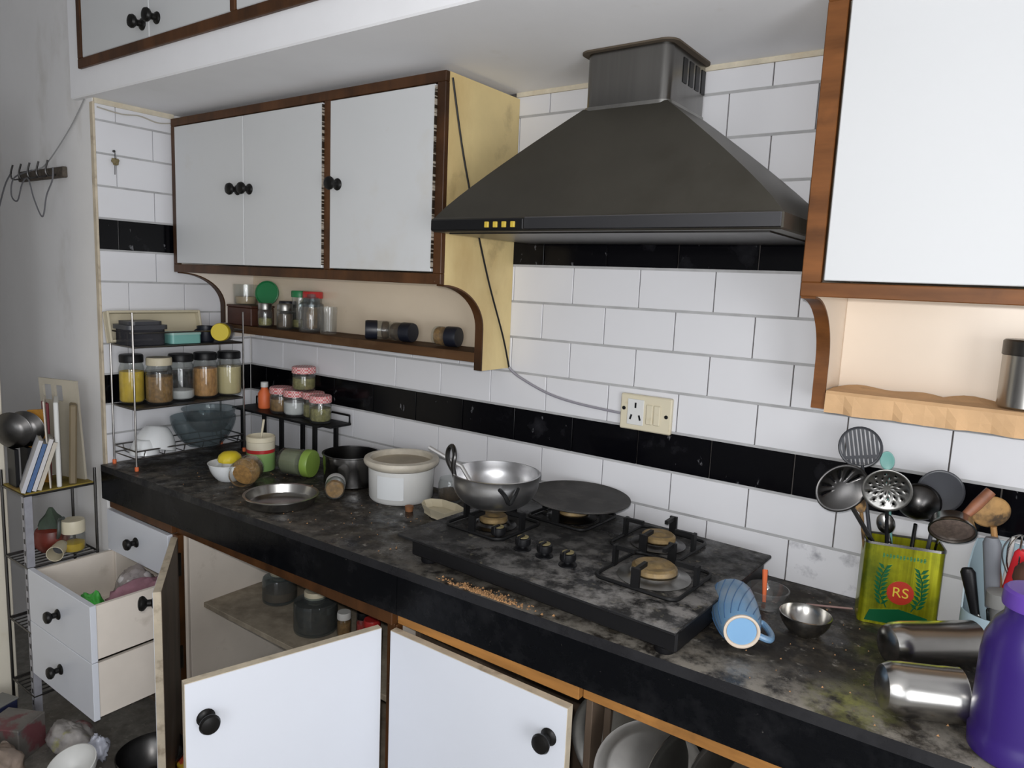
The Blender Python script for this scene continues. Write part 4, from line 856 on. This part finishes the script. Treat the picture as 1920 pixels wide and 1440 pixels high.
# cutlery caddy
cx_,cy_ = 1.765,-.082; t = thing('cutlery_caddy','pale blue plastic cutlery caddy between oil tin and purple jar','caddy',(cx_,cy_,zc)); M_pblue = mat('pale_blue_plastic',(0.42,0.55,0.62),.4)
n_=40; vs=[]; fs=[]; R1_,R2_=.056,.053
for i in range(n_+1):
    a=2*PI*i/n_; c=math.cos(a+PI/2); h_=.075 + (.135)*max(0,min(1,(math.sin(a)+.15)*1.4))
    x,y=math.cos(a),math.sin(a)*.85; vs += [(R1_*x,R1_*y,0),(R1_*x,R1_*y,h_),(R2_*x,R2_*y,h_),(R2_*x,R2_*y,.003)]
for i in range(n_):
    for k in range(4): fs.append((4*i+k, 4*i+4+k, 4*i+4+(k+1)%4, 4*i+(k+1)%4))
q=MB(); q.add(vs,fs); q.build('shell', M_pblue, t, 50); q=MB(); q.lathe([(0,.0005),(.053,.0005),(.053,.003),(0,.003)],30,T(0,0,0),sy=.85); q.build('bottom', M_pblue, t)
def stick_in(name,label,cat,base,top,parts):
    t=thing(name,label,cat,base); d=Vector(top)-Vector(base)
    for nm,a,b_2,r0,r1,mt,fl in parts:
        q=MB(); p0=d*a; p1=d*b_2; L2=(p1-p0).length; A=aim(d); A.translation=p0
        q.lathe([(0,0),(r0,.0),(r0*1.02,L2*.1),((r0+r1)/2,L2*.5),(r1,L2*.92),(r1*.7,L2),(0,L2)],14,A @ Matrix.Scale(fl,4,(0,1,0))); q.build(nm,mt,t,50)
    return t
zb2 = zc+.0035
stick_in('knife','black-handled knife standing in the pale blue caddy','knife',(1.752,-.105,zb2),(1.712,-.118,1.025),(('blade',0,.45,.008,.009,M_steel,.25),('handle',.45,1,.008,.013,M_black,.7)))
stick_in('scissors','grey-handled scissors standing in the pale blue caddy','scissors',(1.770,-.100,zb2),(1.744,-.118,1.095),(('blade',0,.4,.007,.010,M_steel,.25),('handle',.4,1,.012,.015,mat('mid_grey_plastic',(0.16,0.17,0.19),.5),.6)))
stick_in('pestle','short thick grey pestle standing in the pale blue caddy','pestle',(1.778,-.112,zb2),(1.766,-.130,1.000),(('shaft',0,.78,.010,.014,mat('stone_grey',(0.14,0.14,0.14),.6),1),('head',.78,1,.021,.020,mat('stone_grey2',(0.22,0.22,0.21),.6),1)))
stick_in('peeler','bright red-handled peeler standing in the pale blue caddy','peeler',(1.760,-.080,zb2),(1.795,-.118,1.082),(('blade',0,.55,.007,.008,M_steel,.3),('handle',.55,1,.011,.013,mat('bright_red',(0.62,0.02,0.03),.35),.6)))
stick_in('chopstick','long cream chopstick leaning in the pale blue caddy','chopstick',(1.754,-.096,zb2),(1.806,-.135,1.045),(('shaft',0,1,.003,.0045,M_iv,1),))
stick_in('chopstick','second white chopstick behind the red peeler handle','chopstick',(1.766,-.070,zb2),(1.777,-.098,1.098),(('shaft',0,1,.003,.004,M_wplast,1),))
utensil('wooden_spoon','burnt wooden spoon standing in the pale blue caddy','spoon',(1.790,-.078,zb2),(1.738,-.100,1.138),(.15,-.7,.7),.030,MATS['scorched_wood'],'plain',rx=1.15,handle_mt=mat('pale_wood',(0.38,0.20,0.07),.6,var=.2,vscale=30),hw=.006,dish=-.006)
t=thing('whisk','steel wire whisk standing in the caddy at the right edge','whisk',(1.786,-.098,zb2)); q=MB(); q.tube([(0,0,0),(.004,.002,.13)],.006,8); q.build('handle',M_steeld,t)
for i in range(4):
    a=PI*i/4; c,s=math.cos(a)*.026,math.sin(a)*.026; q=MB(); q.tube(spline([(.004,.002,.13),(.004+c,.002+s,.19),(.004+c*.8,.002+s*.8,.225),(.004,.002,.240),(.004-c*.8,.002-s*.8,.225),(.004-c,.002-s,.19),(.004,.002,.13)],6),.0013,5); q.build('wire_loop',M_steel,t)
t=thing('coconut_shell_ladle','dark brown round ladle bowl at the right edge','ladle',(1.812,-.150,zc)); q=MB(); q.lathe([(0,.150),(.012,.152),(.024,.162),(.030,.178),(.028,.196),(.018,.208),(0,.212)],20); q.build('bowl',mat('coconut',(0.10,0.045,0.03),.6,var=.3,vscale=20),t); q=MB(); q.tube([(0,0,0),(0,0,.155)],.006,8); q.build('handle',MATS['pale_wood'],t)
# steel tumblers
def tumbler(label, a, b_2, r, off):
    A_=Vector(a); d_=Vector(b_2)-A_; L2=d_.length; t=thing('steel_tumbler',label,'tumbler',a); RM=aim(d_)
    q=MB(); q.lathe([(0,0),(r*.55,.001),(r*.82,.006),(r*.96,.018),(r,.034),(r,L2*.78),(r*1.015,L2*.80),(r*1.015,L2-.002),(r*1.03,L2),(r*.98,L2),(r*.975,L2*.80),(r*.96,.036),(r*.8,.012),(0,.005)],44,RM); q.build('shell',M_steel,t,40)
    return t
tumbler('plain steel tumbler lying behind another one near the oil tin',(1.607,-.292,zc+.0425),(1.738,-.176,zc+.0425),.041,0)
tumbler('steel tumbler lying in front, open end against the purple jar',(1.622,-.462,zc+.0445),(1.732,-.408,zc+.0445),.043,0)
# purple jar
t=thing('purple_jar','large purple plastic jar with screw lid at the right edge','jar',(1.812,-.450,zc)); M_pur=mat('purple_plastic',(0.030,0.012,0.135),.32,coat=.1)
q=MB(); q.lathe([(0,.004),(.060,0),(.064,.004),(.066,.030),(.063,.036),(.064,.050),(.063,.150),(.060,.180),(.050,.205),(.040,.218),(.038,.232),(0,.232)],48); q.build('body',M_pur,t,40)
q=MB(); q.lathe([(.039,.2325),(.044,.233),(.045,.238),(.044,.256),(.040,.260),(0,.261)],44); q.build('lid',mat('purple_lid',(0.115,0.05,0.34),.4),t,40)
# crumbs scattered on the worktop
rnd=random.Random(3); q=MB()
for i in range(620):
    if i<350: x=.86+rnd.gauss(0,.055); y=cfy(x)+.006+abs(rnd.gauss(0,.012))
    else: x=rnd.uniform(-.5,1.85); y=rnd.uniform(-.53,-.03)
    if i>=350 and .56<x<1.36 and y>-.575: continue
    s=rnd.uniform(.0008,.0034 if i<350 else .0024); q.add([(x-s,y-s,zc),(x+s,y-s*.6,zc),(x+s*.5,y+s,zc),(x,y,zc+s*1.3)],[(0,1,3),(1,2,3),(2,0,3),(0,2,1)])
o=q.build('crumbs',mat('crumb_brown',(0.33,0.18,0.08),.9,var=.5,vscale=200),None,0); o['kind']='stuff'; tag(o,'brown food crumbs scattered over the worktop','crumbs')
# ------------------------------------------------------------------ things in the base cupboards
zsb=.4525
jar('storage_jar','dark jar with pale cap on the cupboard shelf, further back','' and (0,0,0) or (-0.165,-.300,zsb),.056,.112,mat('brown_powder',(0.17,0.09,0.04),.8,var=.2),.45,M_crlid,.014,.030,neck=.55,gl=M_glassg)
jar('storage_jar','large dark jar with pale cap at the front of cupboard shelf',(.085,-.355,zsb),.066,.128,M_dkspice,.95,M_crlid,.014,.034,neck=.55,gl=M_glassg)
for i,(x,y,r,h,c,l,lab) in enumerate(((.185,-.330,.022,.080,M_masala,M_wplast,'little jar with white lid beside the large dark cupboard jar'),(.240,-.300,.024,.088,M_redlid,M_black,'little red-filled jar with black lid on the cupboard shelf'),(.305,-.330,.026,.095,M_dal,M_redlid,'little green-filled jar with red lid on the cupboard shelf'))):
    jar('small_jar',lab,(x,y,zsb),r,h,c,.8,l,.014,cat='jar')
t=thing('steel_plate','dull grey plate standing on edge in the lower cupboard','plate',(-.185,-.36,.0455),(0,0,.35)); q=MB(); q.lathe([(0,0),(.070,0),(.085,.006),(.086,.008),(.070,.004),(0,.003)],36,T(0,0,.0875) @ aim((.15,-1,.1))); q.build('disc',M_steeld,t,40)
t=thing('yellow_bowl','yellow rimmed plastic bowl standing on edge in the lower cupboard','bowl',(-.065,-.34,.0455)); q=MB(); q.lathe([(0,.0),(.050,.0),(.082,.036),(.088,.046),(.088,.049),(.080,.040),(.048,.004),(0,.004)],40,T(0,.02,.096) @ aim((.25,-1,.2))); q.build('shell',M_yel,t,40)
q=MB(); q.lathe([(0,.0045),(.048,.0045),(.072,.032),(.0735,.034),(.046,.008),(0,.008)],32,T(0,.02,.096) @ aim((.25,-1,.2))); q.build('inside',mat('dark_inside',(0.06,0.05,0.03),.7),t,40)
# plates and vessels in the right cupboard
zd=.4525; M_plate=mat('plate_steel',(0.40,0.39,0.38),.36,1.0,var=.15,vscale=12)
for i,(x,y,r,az,tilt,mt,lab) in enumerate(((1.158,-.400,.118,.15,.10,M_steeld,'steel plate standing at left side of the plate cupboard'),(1.235,-.452,.112,.50,.15,M_plate,'domed steel plate leaning in front in the plate cupboard'),(1.300,-.415,.118,1.05,.04,M_steeld,'steel plate standing edge-on in the middle of plate cupboard'),(1.356,-.415,.118,1.2,.04,M_plate,'steel plate seen nearly edge-on right of the middle plates'),(1.408,-.395,.113,1.25,.04,M_steeld,'steel plate at the right of the standing plate row'))):
    d_=Vector((math.sin(az),-math.cos(az),tilt)); t=thing('steel_plate',lab,'plate',(x,y,zd),group='steel plates in the right cupboard'); q=MB(); q.lathe([(0,0),(r*.74,0),(r*.80,.004),(r*.95,.014),(r,.016),(r,.018),(r*.93,.017),(r*.78,.006),(r*.7,.0025),(0,.0025)],44,T(0,0,r+.002) @ aim(d_)); q.build('disc',mt,t,40)
t=thing('steel_pot','dark steel pot at the back of the plate cupboard','pot',(1.20,-.16,zd)); q=MB(); q.lathe([(0,0),(.07,0),(.078,.008),(.08,.13),(.084,.132),(.077,.131),(.075,.01),(0,.005)],36); q.build('shell',M_steeldk,t,40)
q=MB(); q.tube(spline([(-.05,-.02,.132),(-.045,-.02,.165),(.0,-.02,.178),(.045,-.02,.165),(.05,-.02,.132)],6),.004,6); q.build('handle',M_steel,t)
t=thing('plate_rack','thin steel wire rack holding the plates in the right cupboard','rack',(1.13,-.46,zd))
for y in (.0,.20):
    q=MB(); q.tube([(0,y,.0),(0,y,.10),(.33,y,.10),(.33,y,0)],.003,6); q.build('rail',M_chrome,t)

# ------------------------------------------------------------------ things in the pulled-out drawers
zd2=.3905
t=thing('pink_cloth','dull pink cloth bundled in the open upper drawer','cloth',(-.430,-.600,zd2)); blob(T(0,0,.078) @ Matrix.Diagonal((.058,.165,.080,1)),.25,5,20,12).build('bundle',mat('pink_fabric',(0.26,0.13,0.16),.9,var=.3,vscale=14,bump=.6,bscale=25),t,80)
t=thing('green_packet','bright green plastic packet at front of the open drawer','packet',(-.475,-.748,zd2)); blob(T(0,0,.074) @ Matrix.Diagonal((.075,.034,.073,1)),.2,8,18,10).build('bag',mat('bright_green_film',(0.06,0.42,0.06),.35,var=.3,vscale=20),t,80)
t=thing('net_bag','clear net bag of small white balls on the pink cloth','bag',(-.515,-.600,zd2)); 
for i in range(7):
    a=i*.9; q=MB(); q.lathe([(0,-.022),(.013,-.018),(.021,-.006),(.022,.003),(.015,.016),(0,.022)],14,T(.026*math.cos(a)*(i>0),.03*math.sin(a)*(i>0),.130+.006*(i%2))); q.build('ball',mat('pearl_white',(0.55,0.52,0.52),.3),t,60)
blob(T(0,0,.088) @ Matrix.Diagonal((.058,.066,.088,1)),.1,2,18,10).build('net',M_film,t,80)

# ------------------------------------------------------------------ tall wire stand at the far left
SX0,SX1,SY0,SY1=-0.962,-0.786,-0.808,-0.592
st=thing('storage_stand','tall metal wire stand against the grey wall, crammed with trays and books','stand',(SX0,SY0,0))
for x in (0,SX1-SX0):
    for y in (0,SY1-SY0):
        if x>0 and y==0:
            q=MB(); q.box(x-.020,x+.001,-.001,.002,0,.79); q.box(x-.001,x+.002,-.001,.022,0,.79); po=q.build('slotted_post',mat('galvanised',(0.36,0.36,0.40),.5,.3,var=.15,vscale=20),st,0)
            for i in range(19):
                q=MB(); q.box(x-.014,x-.006,-.0018,-.0008,.03+.04*i,.046+.04*i); q.build('slot',M_black,po,0)
        else:
            q=MB(); q.tube([(x,y,0),(x,y,.845)],.005,8); q.build('post',M_steeldk,st)
for z in (.10,.325,.548,.790):
    q=MB(); q.tube([(0,0,z),(SX1-SX0,0,z),(SX1-SX0,SY1-SY0,z),(0,SY1-SY0,z)],.004,6,closed=True); q.build('tier_frame',M_steeldk,st)
    if z<.7:
        for i in range(7):
            q=MB(); x=.012+.0265*i; q.tube([(x,0,z),(x,SY1-SY0,z)],.0022,6); q.build('wire',M_steeldk,st)
q=MB(); q.box(.004,SX1-SX0-.001,.004,SY1-SY0-.004,.786,.798,b=.001); q.build('board',mat('yellowed_board',(0.26,0.19,0.035),.7,var=.4,vscale=12,spots=[((0.16,0.05,0.03),8,.5,.65,.8)]),st)
zo=.7986
def slab_thing(name,label,cat,loc,rot,sx,sy,sz,mt,parts=()):
    t=thing(name,label,cat,loc,rot); q=MB(); q.box(-sx/2,sx/2,-sy/2,sy/2,0,sz,b=min(sx,sy)*.2); q.build('panel',mt,t); return t
# slabs stand on edge in a row along the stand, seen nearly edge-on
RZ=1.17
t=thing('serving_tray','cream plastic tray with handle cutouts standing at the back of stand','tray',(-.905,-.628,zo),(0.06,0,0.30))
q=MB()
for a,b_2,c,d in ((-.085,.085,0,.27),(-.085,-.068,.27,.325),(-.030,-.015,.27,.325),(.020,.085,.27,.325)): q.box(a,b_2,-.004,.004,c,d)
q.box(-.085,.085,-.004,.004,.325,.345); q.build('sheet',mat('dull_cream_tray',(0.46,0.42,0.34),.5,var=.06),t,0)
slab_thing('cutting_sheet','thin pale cutting sheet left of the thick white board','board',(-.852,-.702,zo),(0,-.03,RZ),.005,.13,.290,mat('pale_sheet',(0.6,0.55,0.47),.5))
slab_thing('chopping_board','thick white board standing upright on the stand','board',(-.850,-.676,zo),(0,.0,RZ),.014,.14,.285,M_wplast)
slab_thing('wooden_board','thick olive-brown wooden board standing at the stand right end','board',(-.845,-.637,zo),(0,.04,RZ),.022,.12,.270,mat('olive_wood',(0.20,0.155,0.09),.6,var=.2,vscale=14,stretch=(1,1,.2)))
slab_thing('maroon_folder','maroon folder standing behind the books on the stand','folder',(-.905,-.688,zo),(0,.0,RZ+.2),.012,.06,.270,mat('maroon',(0.20,0.02,0.03),.5))
cols=(((0.55,0.55,0.58),'pale grey paper book leaning on the stand, leftmost'),((0.05,0.12,0.28),'thin blue book leaning on the stand'),((0.62,0.6,0.6),'white booklet leaning on the stand right of the blue book'),((0.55,0.5,0.42),'cream booklet leaning on the stand, rightmost of the row'))
for i,(c,lab) in enumerate(cols):
    t=thing('book',lab,'book',(-.840,-.793+.0155*i,zo),(0,.32,RZ+.1),group='books leaning on the left stand'); q=MB(); q.box(-.0045,.0045,-.050,.050,.0035,.175-.014*(i%2)); q.build('pages',mat('pages',(0.6,0.56,0.48),.8),t,0)
    q=MB(); q.box(-.0058,-.0047,-.052,.052,.002,.177-.014*(i%2)); q.box(.0047,.0058,-.052,.052,.002,.177-.014*(i%2)); q.box(-.0058,.0058,-.0535,-.0515,.002,.177-.014*(i%2)); q.build('cover',mat('cover_%d'%i,c,.5),t,0)
for i,(x,y) in enumerate(((-.905,-.790),(-.905,-.752))):
    t=thing('steel_bowl',('dark steel bowl standing on edge on the stand, left of two','dark steel bowl standing on edge on the stand, right of two')[i],'bowl',(x,y,zo),group='steel bowls on the left stand'); q=MB(); q.lathe([(0,-.024),(.028,-.022),(.048,-.012),(.060,.003),(.062,.004),(.060,.0055),(.046,-.009),(0,-.021)],36,T(0,0,.185) @ aim((-.62,.72,.1))); q.build('shell',M_steeldk,t,40); q=MB(); q.box(-.03,.03,-.006,.006,0,.126); q.build('support',M_black,t)
t=thing('orange_packet','orange packet standing between the steel bowls and the tray','packet',(-.900,-.715,zo),(0,0,.6)); q=MB(); q.prism([(-.035,0),(.035,0),(.030,.225),(.020,.250),(-.030,.245)],-.006,.006,'y'); q.build('pouch',mat('orange_wrapper',(0.48,0.23,0.04),.4,var=.4,vscale=14),t,0)
# lower tier
zl=.5525
t=thing('red_kettle','dark red pot with green leaves of wrapper on the stand lower tier','pot',(-.893,-.692,zl)); q=MB(); q.lathe([(0,0),(.035,0),(.050,.018),(.056,.045),(.048,.075),(.036,.085),(.034,.085),(.045,.072),(.050,.045),(0,.02)],28); q.build('body',mat('dark_red_glaze',(0.13,0.02,0.012),.4,var=.4,vscale=14),t)
q=MB(); q.lathe([(0,.0855),(.040,.0855),(.034,.105),(.016,.128),(.006,.150),(0,.152)],14,flute=5,famp=.2); q.build('wrapper',mat('dark_green_film',(0.035,0.055,0.035),.4,var=.4,vscale=30),t); q=MB(); q.tube(spline([(.044,.0,.05),(.070,-.005,.075),(.066,0,.12),(.088,.004,.132)],6),.006,8); q.build('spout',mat('dark_grey_green',(0.05,0.06,0.055),.4),t)
jar('storage_jar','jar with white lid and yellow contents on the stand lower tier',(-.822,-.652,zl),.035,.115,M_turm,.45,M_iv,.030,.036,neck=.95)
t=thing('paper_cup','cream cup lying open towards the room on the stand lower tier','cup',(-.800,-.712,zl+.0265)); q=MB(); RM=aim((.75,-.6,-.05)); q.lathe([(0,-.04),(.020,-.04),(.026,.03),(.024,.03),(.018,-.036),(0,-.037)],24,RM); q.build('body',M_crlid,t); q=MB(); q.lathe([(0,-.02),(.0195,-.02),(.0195,-.018),(0,-.018)],20,RM); q.build('inside',M_dgrey,t)
jar('storage_jar','dark jar on the bottom tier of the left stand',(-.86,-.70,.3295),.042,.13,M_dkspice,.7,M_black)

# ------------------------------------------------------------------ clutter on the floor
bowl('steel_bowl','dark steel mixing bowl on the floor below the drawers',(-.245,-.700,.0008),.100,.085,M_steeldk,.05)
bowl('white_bowl','white bowl on the floor at the bottom edge near the drawers',(-.385,-.850,.022),.068,.060,M_wplast,.036,rot=(.35,.15,0))
t=thing('carton','small grey and maroon printed carton on the floor','carton',(-.690,-.905,0),(0,0,.5)); q=MB(); q.box(-.065,.065,-.055,.055,0,.11,b=.003); q.build('box',mat('carton_print',(0.13,0.12,0.11),.5,var=.3,vscale=8,spots=[((0.14,0.03,0.04),9,.5,.56,.8),((0.03,0.04,0.10),7,.55,.6,.8)]),t)
q=MB(); q.lathe([(0,0),(.016,0),(.016,.0015),(0,.0016)],18,T(.02,-.0555,.06) @ aim((0,-1,0))); q.build('round_print',mat('print_cream',(0.5,0.42,0.36),.5),t)
t=thing('plastic_bag','crumpled clear plastic bag with colourful print on the floor','bag',(-.545,-.800,0)); blob(T(0,0,.05) @ Matrix.Diagonal((.11,.06,.05,1)),.14,11,24,14).build('film',mat('grey_film',(0.36,0.34,0.33),.3,var=.25,vscale=18,bump=.8,bscale=22,spots=[((0.32,0.04,0.05),10,.62,.66,.8),((0.35,0.34,0.1),8,.62,.68,.7)]),t,80); blob(T(.11,.03,.05) @ Matrix.Diagonal((.035,.03,.045,1)),.3,15,16,10).build('knot',mat('bluish_film',(0.5,0.52,0.6),.35),t,80)
t=thing('plastic_bag','brownish plastic bag of rubbish at the bottom left corner','bag',(-.560,-1.010,0)); blob(T(0,0,.06) @ Matrix.Diagonal((.11,.08,.06,1)),.14,21,24,14).build('film',mat('brown_film',(0.27,0.21,0.17),.3,var=.3,vscale=12,bump=.8,bscale=20,spots=[((0.36,0.12,0.06),7,.58,.66,.7)]),t,80)
t=thing('plastic_bag','pale torn bag beside the steel bowl on the floor','bag',(-.30,-.84,0)); blob(T(0,0,.03) @ Matrix.Diagonal((.06,.05,.03,1)),.3,31,20,12).build('film',mat('pale_film',(0.45,0.40,0.34),.4,var=.3,vscale=20,bump=.8,bscale=20),t,80)
t=thing('snack_packet','yellow and red packet on the floor behind the open door','packet',(-.135,-.62,0)); blob(T(0,0,.055) @ Matrix.Diagonal((.05,.06,.055,1)),.2,41,18,12).build('pouch',mat('yellow_wrapper',(0.55,0.36,0.03),.35,spots=[((0.45,0.03,0.03),9,.5,.54,.9)]),t,80)

t=thing('plastic_bag','orange-tinted crumpled bag beside the white floor bowl','bag',(-.440,-.955,0)); blob(T(0,0,.035) @ Matrix.Diagonal((.055,.045,.035,1)),.2,51,20,12).build('film',mat('orange_film',(0.42,0.22,0.10),.35,var=.3,vscale=20,bump=.8,bscale=20),t,80)
t=thing('blue_box','small dark blue box on the floor left of the printed carton','box',(-.835,-.900,0),(0,0,.3)); q=MB(); q.box(-.035,.035,-.045,.045,0,.10,b=.003); q.build('body',mat('dark_blue_card',(0.02,0.025,0.07),.5,var=.2),t); q=MB(); q.box(-.037,.037,-.047,.047,.1005,.108,b=.002); q.build('lid',mat('grey_card',(0.18,0.18,0.17),.6),t)
t=thing('paper_scrap','crumpled cream paper on the floor in front of the steel bowl','paper',(-.235,-.860,0)); blob(T(0,0,.022) @ Matrix.Diagonal((.040,.035,.022,1)),.25,61,16,10).build('sheet',mat('cream_paper',(0.55,0.48,0.38),.8,var=.2,vscale=20),t,60)
# ------------------------------------------------------------------ on the grey wall
hk=thing('hook_rail','dark wooden hook rail on the grey wall with looped cables','hook rail',(-1.15,PIER,1.822)); q=MB(); q.box(-.165,.200,-.016,-.0005,0,.036,b=.003); q.build('board',mat('mottled_dark_wood',(0.075,0.06,0.045),.6,var=.6,vscale=50),hk)
for i in range(5):
    x=-.14+.072*i; q=MB(); q.tube(spline([(x,-.017,.010),(x,-.040,.004),(x,-.048,.020),(x,-.040,.055)],6),.003,6); q.build('hook',M_steeldk,hk)
t=thing('coiled_cable','thin grey cable looped over the hooks of the wall rail','cable',(-1.15,PIER-.03,1.85)); o_=Vector(t.location)
q=MB(); q.tube(spline([(-.74,.0,.20),(-.42+.3,-.004,.12),(.03,-.012,.0),(-.12,-.015,-.02),(-.15,-.015,-.08),(-.10,-.015,-.10),(-.05,-.015,-.04),(.0,-.015,-.03),(.04,-.015,-.10),(.10,-.015,-.16),(.14,-.015,-.09),(.19,-.015,-.04),(.19,-.012,.0)][2:],8),.0026,6); q.build('loops',mat('cable_grey',(0.14,0.14,0.15),.5),t)
q=MB(); q.tube(spline([(.375,.026,.235),(.25,.022,.13),(.10,.005,.02),(.04,-.012,.0)],8),.0022,6); q.build('feed',mat('cable_light',(0.28,0.28,0.28),.5),t)
q=MB(); q.tube(spline([(-.15,-.012,.0),(-.22,-.012,-.05),(-.34,-.012,-.20)],8),.003,6); q.build('tail',MATS['cable_grey'],t)
t=thing('wall_hook','tiny brass hook with a knotted string on the left tiles','hook',(XL+.001,-.508,1.86)); q=MB(); q.lathe([(0,0),(.004,0),(.004,.006),(0,.007)],10,T(0,0,.045) @ aim((1,0,0))); q.tube([(.004,0,.045),(.010,0,.04),(.008,0,.02),(.005,.0,-.03)],.0012,5); q.build('nail',M_steeldk,t); blob(T(.009,0,.012) @ Matrix.Diagonal((.008,.012,.012,1)),.3,3,10,6).build('knot',mat('knot_tan',(0.2,0.16,0.08),.8),t,60)
q_=MB(); q_.tube(spline([(XL+.003,PIER+.01,2.035),(XL+.004,-.48,2.028),(XL+.004,-.42,2.034),(XL+.004,-.36,2.024),(XL+.004,-.31,2.032)],6),.0022,6); o=q_.build('wall_cable',mat('cable_cream',(0.45,0.42,0.36),.6),None); tag(o,'thin pale cable running along the top of the left tiles','cable')
